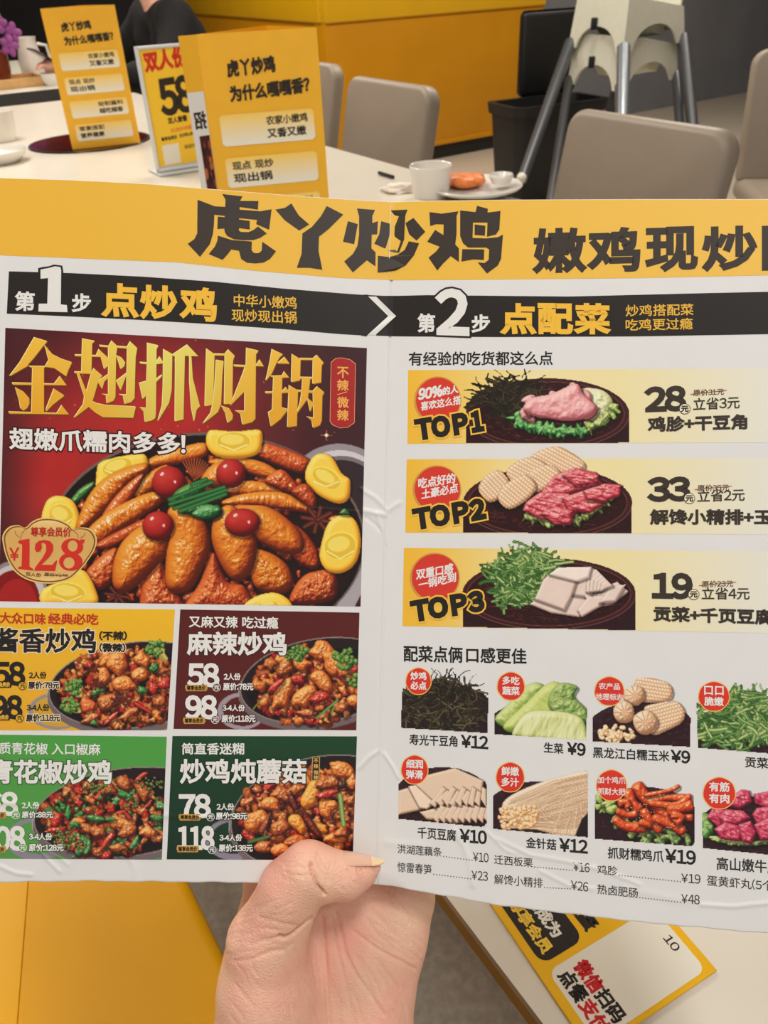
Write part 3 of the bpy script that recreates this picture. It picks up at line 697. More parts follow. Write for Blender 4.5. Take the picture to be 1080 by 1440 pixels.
def art_side(k):
    x0, y0, x1, y1 = SIDEBOX[k]
    c = Canvas(x0, y0, x1, y1, 2.0, PAPER)
    if k == 0:
        bed(c, 625, 1010, 76, 50, 31)
        rstrands(c, 330, (625, 995, 64, 36), 2.4, BEAN + [[(20, 14, 10), (126, 112, 76)]], (14, 38), .7, 1.1); rstrands(c, 50, (622, 962, 26, 12), 2.4, BEAN, (10, 30), .7, 1)
    if k == 1:
        bed(c, 760, 1032, 82, 48, 32)
        c.poly([(694, 1030), (700, 1014), (714, 1010), (722, 1034), (715, 1050)], (36, 20, 26))
        c.blob([(696, 1012), (712, 992), (738, 965), (756, 960), (764, 970), (738, 1000), (716, 1024)], LETT, bump=1, bs=6, spec=.1, aniso=(-.8, .4))
        c.blob([(708, 1020), (738, 990), (768, 962), (786, 960), (800, 970), (806, 1000), (780, 1015), (740, 1020), (720, 1030)], [(90, 120, 44), (150, 180, 70), (190, 206, 110), (226, 232, 160)], bump=1, bs=10, spec=.1, R=12, aniso=(-.8, .3))
        c.blob([(776, 972), (790, 960), (812, 966), (808, 980), (826, 1000), (824, 1020), (790, 1012), (772, 992)], [(50, 80, 36), (104, 140, 66), (150, 176, 96), (206, 216, 150)], bump=1.6, bs=7, spec=.1, R=10)
        c.blob([(722, 1026), (742, 1002), (780, 1000), (815, 1008), (826, 1030), (826, 1050), (760, 1042), (726, 1038)], [(110, 132, 60), (176, 190, 106), (216, 220, 156), (240, 240, 206)], bump=1.2, bs=10, spec=.05, R=10, aniso=(.2, .35))
    if k == 2:
        bed(c, 902, 1030, 80, 44, 33)
        for a, b, rr in (((895, 968), (938, 975), 17), ((912, 1014), (955, 1002), 20)):
            a = np.array(a, float); b = np.array(b, float); d = (b - a) / np.linalg.norm(b - a); nn = np.array([-d[1], d[0]])
            corn(c, [a - nn * rr, a + d * 20 - nn * rr * 1.02, b - nn * rr * .8, b + d * 8, b + nn * rr * .7, a + d * 20 + nn * rr, a + nn * rr, a - d * 4], math.atan2(d[1], d[0]))
        for x, y, r in ((893, 978, 15), (878, 1002, 15), (908, 1016, 17)):
            c.chunk(x, y, r, CORN, bump=.6, bs=4, spec=0, irr=.1)
            for j in range(10):
                t = j * .628; c.line([(x + 4 * math.cos(t), y + 4 * math.sin(t)), (x + r * .95 * math.cos(t), y + r * .95 * math.sin(t))], 1.2, (170, 116, 80), .7)
            c.ell(x, y, 4, 4, (226, 180, 140))
        for j in range(70):
            t = c.rng.rand() * 6.28; q = math.sqrt(c.rng.rand()); c.chunk(866 + 26 * q * math.cos(t), 1032 + 12 * q * math.sin(t), 3, [(170, 120, 70), (230, 190, 140), (246, 218, 176), (255, 240, 214)], bump=.2, spec=.3, shade=False)
    if k in (3,):
        bed(c, 1050, 1040, 82, 52, 34)
        rstrands(c, 420, (1050, 1012, 70, 36), 4.6, GONG, (14, 36), .7, .9); rstrands(c, 80, (1070, 985, 46, 10), 4, GONG, (14, 30), .6, .8)
    if k == 4:
        bed(c, 622, 1130, 74, 52, 35)
        T3 = [(150, 112, 86), (206, 172, 144), (228, 200, 174), (244, 224, 202)]
        c.blob([(600, 1090), (640, 1080), (680, 1098), (676, 1126), (620, 1132), (575, 1112)], T3, bump=.15, bs=16, spec=0, R=4, smooth=False)
        c.blob([(560, 1112), (580, 1106), (602, 1126), (596, 1138), (560, 1146)], T3, bump=.2, spec=0, R=4, smooth=False)
        c.blob([(574, 1106), (584, 1104), (612, 1130), (600, 1138), (590, 1136)], [(170, 130, 100), (226, 196, 168), (240, 216, 192), (250, 234, 216)], bump=.1, spec=0, R=3, smooth=False)
        c.blob([(590, 1142), (640, 1130), (686, 1138), (684, 1150), (640, 1158), (600, 1152)], T3, bump=.3, spec=0, R=4, smooth=False)
        for j in range(9): c.blob([(604 + j * 9, 1130 - (j % 3) * 3), (622 + j * 7, 1106 + (j % 2) * 5), (628 + j * 7, 1110 + (j % 2) * 5), (612 + j * 9, 1136)], T3, bump=.2, spec=0, R=2.5, smooth=False)
        for j in range(9): c.blob([(608 + j * 9, 1150), (620 + j * 8, 1132 + (j % 2) * 3), (628 + j * 8, 1136), (616 + j * 9, 1158)], T3, bump=.2, spec=0, R=2.5, smooth=False)
    if k == 5:
        bed(c, 758, 1150, 82, 52, 36)
        EN = [[(176, 132, 96), (240, 218, 186)], [(196, 152, 112), (248, 230, 204)], [(160, 116, 84), (226, 200, 168)]]
        c.blob([(708, 1128), (740, 1108), (790, 1092), (832, 1088), (832, 1150), (810, 1176), (760, 1168), (716, 1150)], [(190, 150, 116), (222, 194, 162), (236, 214, 186), (248, 232, 210)], bump=.3, bs=5, spec=0, R=6, aniso=(-.5, 3))
        for j in range(150):
            t = c.rng.rand(); a = np.array([715 + 60 * c.rng.rand(), 1125 + 40 * t]); b = np.array([838, 1086 + 70 * t ** 1.2 + 6 * c.rng.rand()]); q = (a + b) / 2 + np.array([0, -8 + 14 * t])
            c.strand([a, q, b], 1.7, EN[j % 3])
        for j in range(14): c.strand([(790 + 3 * j, 1130 + c.rng.rand() * 20), (770 + 5 * j, 1178)], 1.5, EN[j % 3])
        for j in range(170): c.chunk(706 + 48 * c.rng.rand() + 4 * c.rng.randn(), 1136 + 26 * c.rng.rand() + 3 * c.rng.randn(), 3.0, [(170, 112, 60), (226, 176, 116), (242, 208, 160), (252, 234, 206)], bump=.2, spec=.2, shade=False)
        c.poly([(806, 1182), (818, 1152), (830, 1140), (830, 1184)], (34, 20, 26))
    if k == 6:
        bed(c, 905, 1160, 82, 54, 37)
        for j in range(40): t = j / 39; c.chunk(842 + 126 * t, 1122 + 52 * math.sin(min(1, t * 1.6) * 1.57) + 10 * math.sin(j), 8, LETT if t < .4 else [(40, 70, 30), (90, 130, 60), (150, 176, 100), (210, 220, 160)], ar=.6, rot=c.rng.rand() * 3, bump=1.3, bs=3, spec=.1, irr=.5)
        for p, w in (([(894, 1104), (910, 1124), (930, 1140), (946, 1158)], 17), ([(912, 1128), (936, 1122), (966, 1122)], 10), ([(916, 1130), (950, 1132), (970, 1120)], 9), ([(910, 1118), (940, 1112), (954, 1106)], 6), ([(882, 1112), (890, 1130), (900, 1140)], 14), ([(866, 1150), (880, 1162), (908, 1164)], 14), ([(868, 1140), (884, 1146), (896, 1144)], 10), ([(905, 1140), (918, 1160), (930, 1168)], 12), ([(920, 1150), (944, 1160), (962, 1170)], 12), ([(940, 1140), (960, 1136), (974, 1132)], 14), ([(945, 1150), (962, 1150), (974, 1150)], 9), ([(900, 1156), (912, 1160), (912, 1164)], 9), ([(870, 1130), (880, 1128), (884, 1136)], 10), ([(945, 1145), (958, 1150), (950, 1158)], 12)):
            p = np.array(p, float); up = p + [[0, -w / 2]] * 1; n = len(p)
            pts = []
            d = np.gradient(p, axis=0); d /= np.linalg.norm(d, axis=1)[:, None]; nn = np.stack([-d[:, 1], d[:, 0]], 1)
            pts = np.vstack([p - nn * w / 2, (p + nn * w / 2)[::-1]])
            c.blob(pts, CLAW, bump=.7, bs=4, spec=.8)
        for j in range(60): c.ell(880 + 70 * c.rng.rand(), 1115 + 50 * c.rng.rand(), .9, .6, (250, 220, 170), .8)
    if k == 7:
        bed(c, 1060, 1172, 84, 52, 38)
        for j in range(14): c.chunk(990 + 8 * c.rng.rand(), 1150 + 20 * c.rng.rand(), 8, [(40, 90, 40), (90, 140, 70), (140, 186, 100), (200, 220, 150)], bump=1.2, bs=3, spec=.1)
        for j in range(20): t = j / 19; c.chunk(1004 + 90 * t, 1178 + 9 * math.sin(t * 3), 6, LETT, ar=.5, bump=1, bs=3, spec=.1, irr=.5)
        for p in ([(1028, 1120), (1042, 1110), (1054, 1112), (1058, 1128), (1040, 1138), (1026, 1134)], [(1060, 1116), (1085, 1112), (1110, 1114), (1110, 1140), (1080, 1138), (1062, 1130)], [(994, 1150), (1002, 1136), (1026, 1140), (1036, 1152), (1010, 1164)], [(1012, 1150), (1020, 1138), (1046, 1140), (1056, 1150), (1040, 1160), (1018, 1160)], [(1058, 1146), (1064, 1136), (1084, 1134), (1084, 1158), (1064, 1158)], [(1004, 1166), (1020, 1156), (1050, 1164), (1040, 1184), (1014, 1180)], [(1038, 1160), (1056, 1154), (1064, 1170), (1058, 1188), (1044, 1184)], [(1060, 1160), (1080, 1150), (1100, 1156), (1100, 1182), (1070, 1182)]):
            c.blob(p, [(84, 14, 36), (168, 34, 66), (208, 72, 100), (244, 170, 180)], bump=2.0, bs=9, spec=.4, R=7, aniso=(.7, 2.4), smooth=False)
    return c
# ---------------------------------------------------------------- end of pictures
# ---------------------------------------------------------------- the menu in the hand
DF = 0.300                                       # distance of the fold from the lens
def fold_x(y): return 553 - (np.asarray(y, float) - 283) * (23 / 960)
CREASE = [([(508, 688), (528, 700), (545, 718), (562, 707)], .00035, 3), ([(512, 718), (530, 722), (542, 724)], .0004, 3), ([(530, 722), (536, 742), (543, 765)], .00035, 3), ([(515, 728), (528, 738), (538, 750), (542, 768)], -.0003, 2.5), ([(300, 718), (400, 712), (470, 717), (510, 720)], .00012, 2),
          ([(0, 1128), (100, 1141), (240, 1147), (330, 1150)], .0003, 4), ([(50, 1190), (70, 1212), (84, 1226)], .0004, 2.5), ([(66, 1196), (84, 1206), (96, 1216)], .0003, 2.5), ([(0, 1218), (22, 1228), (44, 1230)], .0004, 2.5), ([(180, 1205), (190, 1220), (193, 1240)], .0003, 4),
          ([(540, 1060), (552, 1078), (560, 1094)], .0004, 2.5), ([(505, 1080), (520, 1064), (532, 1056)], .0004, 2.5), ([(640, 1168), (652, 1190), (660, 1210), (665, 1245)], .0004, 4), ([(685, 1170), (710, 1195), (722, 1200)], .0003, 2), ([(700, 1180), (745, 1202), (800, 1212), (850, 1224), (900, 1244)], .0003, 2.5), ([(760, 1225), (800, 1245), (835, 1250)], .0003, 2.5), ([(985, 1272), (1030, 1275), (1080, 1270)], .0004, 2.5), ([(880, 1250), (930, 1260), (970, 1268)], .0002, 6), ([(545, 1185), (600, 1190)], .0002, 5)]
def seg_dist(X, Y, pl):
    d = np.full(X.shape, 1e9)
    for (a, b) in zip(pl[:-1], pl[1:]):
        a = np.array(a, float); e = np.array(b, float) - a; t = np.clip(((X - a[0]) * e[0] + (Y - a[1]) * e[1]) / (e @ e), 0, 1)
        d = np.minimum(d, (X - a[0] - t * e[0]) ** 2 + (Y - a[1] - t * e[1]) ** 2)
    return np.sqrt(d)
def menu_depth(x, y):
    x = np.asarray(x, float); y = np.asarray(y, float); t = x - fold_x(y); r = np.sqrt(t * t + 9) - 3
    inv = (1 + np.where(t < 0, 6.1e-5, 1.44e-4) * r) / DF
    d = 1 / inv
    d = d + 0.00035 * np.exp(-(t / 1.3) ** 2)
    u = np.clip(-t / 590, 0, 1); d = d - 0.0022 * np.sin(math.pi * u) * np.where(t < 0, 1, 0)      # the left page bows a little towards us
    for pl, a, s in CREASE:
        p = np.array(pl); m = (x > p[:, 0].min() - 20) & (x < p[:, 0].max() + 20) & (y > p[:, 1].min() - 20) & (y < p[:, 1].max() + 20)
        if m.any(): d = np.where(m, d - a * np.exp(-(seg_dist(x, y, pl) / s) ** 2), d)
    return d
MENU_LOC = at_depth(530, 1243, DF)
def menu_pt(x, y, layer=0.0):
    """page coordinates (as seen head on by the reader) -> metres, on the bent sheet; layers of print lie 0.05 mm apart"""
    x = np.asarray(x, float); y = np.asarray(y, float)
    d = menu_depth(x, y) - 5e-5 * layer
    v = np.stack([(x - 540) / FPX, -(y - 720) / FPX, -np.ones_like(x)], -1) @ ROT.T
    return CAM + v * d[..., None] - MENU_LOC

PK = 1.0 / 0.90                                   # printed colours are picked under the room's light
def ink_material(name, rough, spec):
    m = bpy.data.materials.new(name); m.use_nodes = True; nt = m.node_tree; b = nt.nodes['Principled BSDF']
    a = nt.nodes.new('ShaderNodeVertexColor'); a.layer_name = 'ink'
    nz = nt.nodes.new('ShaderNodeTexNoise'); nz.inputs['Scale'].default_value = 900; tc = nt.nodes.new('ShaderNodeTexCoord'); nt.links.new(tc.outputs['Object'], nz.inputs['Vector'])
    mx = nt.nodes.new('ShaderNodeMapRange'); mx.inputs['To Min'].default_value = rough - .05; mx.inputs['To Max'].default_value = rough + .05
    nt.links.new(nz.outputs['Fac'], mx.inputs['Value']); nt.links.new(mx.outputs['Result'], b.inputs['Roughness'])
    nt.links.new(a.outputs['Color'], b.inputs['Base Color']); b.inputs['Specular IOR Level'].default_value = spec
    return m
INK = ink_material('printed_ink', .42, .35)
PAPER_M = mat('coated_paper', PAPER, .45, noise=.012, nscale=60, spec=.35, k=PK)

def set_ink(me, cols):
    at = me.color_attributes.new('ink', 'FLOAT_COLOR', 'POINT'); c = np.ones((len(me.vertices), 4), np.float32); c[:, :3] = np.clip(cols, 0, 1)
    at.data.foreach_set('color', c.ravel()); me.color_attributes.active_color = at

class Print:
    """flat printed shapes in page coordinates, gathered into one part"""
    def __init__(s, pt): s.pt = pt; s.V = []; s.F = []; s.C = []; s.n = 0
    def raw(s, P, Fc, col, layer, k=PK):
        P = np.asarray(P, float); X, Y = P[:, 0], P[:, 1]
        s.V.append(s.pt(X, Y, layer)); s.F += [[i + s.n for i in f] for f in Fc]; s.n += len(P)
        c = col(X, Y) * 255 if callable(col) else np.tile(np.array(col, float), (len(P), 1))
        s.C.append(s2l(c) * k); return s
    def poly(s, pts, col, layer, smooth=False, holes=()):
        loops = [smooth_loop(pts, 5) if smooth else np.array(pts, float)] + [np.array(h, float) for h in holes]
        tri = geometry.tessellate_polygon([[Vector((a, -b, 0)) for a, b in L] for L in loops])
        return s.raw(np.vstack(loops), [list(t) for t in tri], col, layer)
    def sheet(s, quad, col, layer, nx=40, ny=12):
        """a panel between four corners (tl, tr, br, bl), finely divided so that it follows the bent page"""
        tl, tr, br, bl = [np.array(q, float) for q in quad]
        u, v = np.meshgrid(np.linspace(0, 1, nx + 1), np.linspace(0, 1, ny + 1)); u = u.ravel()[:, None]; v = v.ravel()[:, None]
        P = (tl * (1 - u) + tr * u) * (1 - v) + (bl * (1 - u) + br * u) * v
        Fc = [[j * (nx + 1) + i, j * (nx + 1) + i + 1, (j + 1) * (nx + 1) + i + 1, (j + 1) * (nx + 1) + i] for j in range(ny) for i in range(nx)]
        return s.raw(P, Fc, col, layer)
    def band(s, top, bot, col, layer, step=10, ny=10):
        """a band between two polylines running left to right"""
        top = np.array(top, float); bot = np.array(bot, float); n = int((top[-1, 0] - top[0, 0]) / step) + 1
        t = np.linspace(0, 1, n + 1); xt = top[0, 0] + t * (top[-1, 0] - top[0, 0]); xb = bot[0, 0] + t * (bot[-1, 0] - bot[0, 0])
        A = np.stack([xt, np.interp(xt, top[:, 0], top[:, 1])], 1); Bm = np.stack([xb, np.interp(xb, bot[:, 0], bot[:, 1])], 1)
        P = np.vstack([A * (1 - k / ny) + Bm * (k / ny) for k in range(ny + 1)])
        Fc = [[j * (n + 1) + i, j * (n + 1) + i + 1, (j + 1) * (n + 1) + i + 1, (j + 1) * (n + 1) + i] for j in range(ny) for i in range(n)]
        return s.raw(P, Fc, col, layer)
    def disc(s, cx, cy, rx, ry, col, layer, rot=0, n=40, wob=0.0):
        t = np.arange(n) / n * 2 * math.pi; k = 1 + wob * np.sin(t * 7); u, v = rx * k * np.cos(t), ry * k * np.sin(t); c, q = math.cos(rot), math.sin(rot)
        P = np.stack([cx + u * c - v * q, cy + u * q + v * c], 1)
        return s.raw(np.vstack([P, [[cx, cy]]]), [[i, (i + 1) % n, n] for i in range(n)], col, layer)
    def line(s, pts, wd, col, layer):
        p = np.array(pts, float); d = np.gradient(p, axis=0); d /= np.linalg.norm(d, axis=1)[:, None]; nn = np.stack([-d[:, 1], d[:, 0]], 1) * wd / 2
        n = len(p); return s.raw(np.vstack([p - nn, p + nn]), [[i, i + 1, n + i + 1, n + i] for i in range(n - 1)], col, layer)
    def text(s, body, p0, p1, h, col, layer, w=0.0, lean=0.0, halo=None, hw=2.0, up=None, shadow=None):
        f = lambda p: (p[0], -p[1])
        P, Fc, B = text_shape(body, f(p0), f(p1), h, lean=lean, up=None if up is None else f(up))
        if halo is not None:
            Q, G = dilate(P, Fc, B, w + hw); s.raw(Q * [1, -1], G, halo, layer - .7)
        if shadow is not None:
            Q, G = dilate(P, Fc, B, w); s.raw(Q * [1, -1] + np.array(shadow[1]), G, shadow[0], layer - .5)
        Q, G = dilate(P, Fc, B, w)
        return s.raw(Q * [1, -1], G, col, layer)
    def build(s, name, parent, m=None):
        V = np.vstack(s.V); me = mesh_np(name, V, s.F) if s.n else None
        set_ink(me, np.vstack(s.C)); me.materials.append(m or INK)
        o = bpy.data.objects.new(name, me); COL.objects.link(o); o.parent = parent; return o

def picture(cv, name, parent, quad, layer, res=1.25, keep=None, mask=None):
    """a printed photograph: colour grid over the panel quad"""
    tl, tr, br, bl = [np.array(q, float) for q in quad]
    nx = int(np.linalg.norm(tr - tl) / res); ny = int(np.linalg.norm(bl - tl) / res)
    u, v = np.meshgrid(np.linspace(0, 1, nx + 1), np.linspace(0, 1, ny + 1)); uu = u.ravel()[:, None]; vv = v.ravel()[:, None]
    P = (tl * (1 - uu) + tr * uu) * (1 - vv) + (bl * (1 - uu) + br * uu) * vv
    col = cv.sample(P[:, 0], P[:, 1])
    i, j = np.meshgrid(np.arange(nx), np.arange(ny)); a = (j * (nx + 1) + i).ravel()
    Fc = np.stack([a, a + 1, a + nx + 2, a + nx + 1], 1)
    if mask is not None:
        mk = mask(P[:, 0], P[:, 1]); Fc = Fc[mk[Fc].all(1)]
        used = np.unique(Fc); rm = np.zeros(len(P), int); rm[used] = np.arange(len(used)); P = P[used]; col = col[used]; Fc = rm[Fc]
    me = mesh_np(name, menu_pt(P[:, 0], P[:, 1], layer), Fc.astype(np.int32))
    set_ink(me, s2l(col * 255) * PK); me.materials.append(INK)
    o = bpy.data.objects.new(name, me); COL.objects.link(o); o.parent = parent; return o

# ---------------------------------------------------------------- tables and benches
def rrect(w, d, r, n=6):
    P = []
    for cx, cy, a0 in ((w / 2 - r, d / 2 - r, 0), (-w / 2 + r, d / 2 - r, 90), (-w / 2 + r, -d / 2 + r, 180), (w / 2 - r, -d / 2 + r, 270)):
        for k in range(n + 1): a = math.radians(a0 + 90 * k / n); P.append((cx + r * math.cos(a), cy + r * math.sin(a)))
    return P
def loft(m, secs, cap0=True, cap1=True):
    rings = [[m.bm.verts.new((x, y, z)) for x, y in P] for P, z in secs]
    n = len(rings[0])
    for a, b in zip(rings[:-1], rings[1:]):
        for k in range(n): m.bm.faces.new((a[k], a[(k + 1) % n], b[(k + 1) % n], b[k]))
    if cap0: m.bm.faces.new(rings[0][::-1])
    if cap1: m.bm.faces.new(rings[-1])
    return m
WTOP_M = mat('white_laminate', (238, 230, 214), .3, noise=.02, nscale=14, spec=.45, k=.86)
BRN_M = mat('brown_edge_band', (110, 84, 56), .5, noise=.12, nscale=40)
BLK_M = mat('black_steel', (30, 30, 30), .45, metal=.3)
DGR_M = mat('dark_grey_edge', (58, 56, 54), .5)
def table(name, s0, s1, w0, w1, label, edge):
    x, y = TP((s0 + s1) / 2, (w0 + w1) / 2)
    e = empty(name, (x, y, 0), label, 'table', rz=TANG)
    L, W = s1 - s0, w1 - w0
    T = .011 if edge is BRN_M else .045
    MB().box((0, 0, .75 - T / 2), (L - .002, W - .002, T), .001).build('tabletop', WTOP_M, e)
    loft(MB(), [(rrect(L, W, .004), .75 - T), (rrect(L, W, .004), .7502), (rrect(L - .004, W - .004, .003), .7502), (rrect(L - .004, W - .004, .003), .75 - T)], False, False).build('edge_band', edge, e)
    MB().box((0, 0, .75 - T - .012), (L - .5, .5, .024), .004).build('under_frame', BLK_M, e)
    for sx in (-1, 1):
        x0 = sx * (L / 2 - .45)
        MB().box((x0, 0, .36), (.09, .09, .70), .006).build('pedestal', BLK_M, e)
        MB().box((x0, 0, .012), (.5, .6, .024), .006).build('foot_plate', BLK_M, e)
    return e
table('dining_table', -.75, 3.59, 0, 1.033, 'long white dining table with a brown edge, carrying the yellow table cards', BRN_M)
table('dining_table', 4.02, 5.75, -.15, 1.03, 'white table with a dark edge behind the leftmost table card, with orchids on it', DGR_M)

YL_M = mat('yellow_leatherette', (212, 152, 12), .45, noise=.035, nscale=9, bump=.05, bscale=500, spec=.22, k=1.12)
bx, by = TP(1.2, -.345)
e = empty('bench', (bx, by, 0), 'yellow leatherette bench beside the long white table, under the menu', 'bench', rz=TANG)
MB().box((0, .1325 + .01, .40), (4.2, .235, .10), .012, 4).build('seat', YL_M, e)
e.location.x, e.location.y = TP(1.2, -.083 - .26)
for ch in list(e.children): bpy.data.objects.remove(ch, do_unlink=True)
# local +y of the bench points to -TW, so the table side is at negative y
MB().box((0, .005, .40), (4.2, .53, .10), .012, 4).build('seat', YL_M, e)
def bench_xy(x, y): q = np.array([x, y]) - np.array(e.location[:2]); return float(q @ TA), float(q @ -TW)
sA, sB = .668, -.375
MB().prism([bench_xy(-.433, .75), bench_xy(-.154, -.30), bench_xy(*TP(sB, -.53)), bench_xy(*TP(sA + .1, -.53))], .446, .4522, bev=.0012).build('seat_light_band', mat('yellow_leatherette_lit', (216, 158, 24), .45, noise=.035, nscale=9, bump=.05, bscale=500, spec=.22, k=1.18), e)  # lighter yellow puts the light on a tilted seat section into the colour
MB().box((0, .06, .18), (4.14, .36, .345), .004).build('bench_base', BRN_M, e)

# ---------------------------------------------------------------- chairs
LEA_M = mat('greige_leatherette', (180, 164, 146), .45, noise=.03, nscale=9, bump=.05, bscale=400, k=.72)
LEG_M = mat('dark_chair_leg', (52, 50, 50), .4, metal=.4)
def chair(x, y, ang, label, group):
    e = empty('dining_chair', (x, y, 0), label, 'chair', group, rz=ang)      # faces local -y
    W, H, th = .45, .42, .055
    P = []                                                              # backrest: a soft slab leaning back, rounded at the top corners
    b = bmesh.new(); bmesh.ops.create_cube(b, size=1); bmesh.ops.scale(b, vec=(W, th, H), verts=b.verts)
    ed = [q for q in b.edges if abs(q.verts[0].co.x - q.verts[1].co.x) < 1e-6 and abs(q.verts[0].co.z - q.verts[1].co.z) < 1e-6 and q.verts[0].co.z > 0]
    bmesh.ops.bevel(b, geom=ed, offset=.05, segments=6, profile=.5, affect='EDGES')
    bmesh.ops.bevel(b, geom=[q for q in b.edges if q.is_manifold and q.calc_face_angle(0) > .6], offset=.018, segments=3, profile=.5, affect='EDGES')
    m = MB(); m._add(b, Matrix.Translation((0, .235, .665)) @ Matrix.Rotation(math.radians(-11), 4, 'X'))
    m.build('backrest', LEA_M, e, angle=60)
    MB().box((0, .0, .435), (W, .46, .075), .03, 4).build('seat', LEA_M, e, angle=60)
    for sx in (-1, 1):
        for sy in (-1, 1):
            MB().tube([(sx * .19, sy * .19, .40), (sx * .205, sy * .215, 0)], [.017, .012], 12).build('leg', LEG_M, e)
    for sx in (-.17, .17): MB().tube([(sx, .21, .43), (sx, .25, .52)], .012, 8).build('back_bracket', LEG_M, e)
    return e
CHG = 'greige dining chairs'
fa = math.atan2(-TW[1], -TW[0]) + math.pi / 2          # facing the table: local -y -> -TW
def chair_at(top_mid, label, ang=None):
    a = fa if ang is None else ang
    off = .277
    x = top_mid[0] + math.sin(a) * off; y = top_mid[1] - math.cos(a) * off
    if label is None: return x, y
    return chair(x, y, a, label, CHG)
c0 = chair_at((.609, 1.90), 'greige chair in front of the high chair, its backrest leaning over the menu edge')
def chair_copy(top_mid, label, ang=None):
    c = copy_tree(c0); c['label'] = label; a = fa if ang is None else ang
    c.location = (top_mid[0] + math.sin(a) * .277, top_mid[1] - math.cos(a) * .277, 0); c.rotation_euler = (0, 0, a); return c
chair_copy((.085, 2.745), 'greige chair before the yellow booth panel, whole backrest in view beyond the porcelain cup')
chair_copy((-.20, 3.47), 'greige chair half hidden behind the front yellow table card')
chair_copy((1.56, 3.15), 'greige chair at the right edge of the photo, against the grey wall', math.radians(-8))

# ---------------------------------------------------------------- rubbish bin
BIN_M = mat('black_plastic', (20, 20, 21), .45, noise=.1)
bp = on_level(765, 296, 0)
for zt in np.arange(.3, .7, .005):
    q = ROT.T @ (np.array([bp[0], bp[1] - .1, zt]) - CAM)
    if 720 - FPX * q[1] / -q[2] < 150: break
e = empty('rubbish_bin', (float(bp[0]) + .01, float(bp[1]) + .14, 0), 'black plastic rubbish bin with its lid open, against the yellow booth front', 'bin', rz=math.radians(24))
zt = float(zt); wb = .58
loft(MB(), [(rrect(wb - .09, .24, .05), 0), (rrect(wb - .03, .30, .05), zt - .05), (rrect(wb - .02, .31, .05), zt - .045), (rrect(wb - .05, .27, .05), zt - .045), (rrect(wb - .11, .2, .05), .02)], True, True).build('bin_body', BIN_M, e)
loft(MB(), [(rrect(wb, .33, .06), zt - .05), (rrect(wb + .01, .34, .06), zt), (rrect(wb - .05, .27, .05), zt), (rrect(wb - .06, .26, .05), zt - .05)], False, False).build('bin_rim', BIN_M, e)
MB().box((.10, .17, zt + .20), (.36, .035, .40), .03, 4).build('bin_lid', BIN_M, e)
MB().box((-.05, -.15, .02), (.12, .06, .02), .006).build('pedal', BIN_M, e)

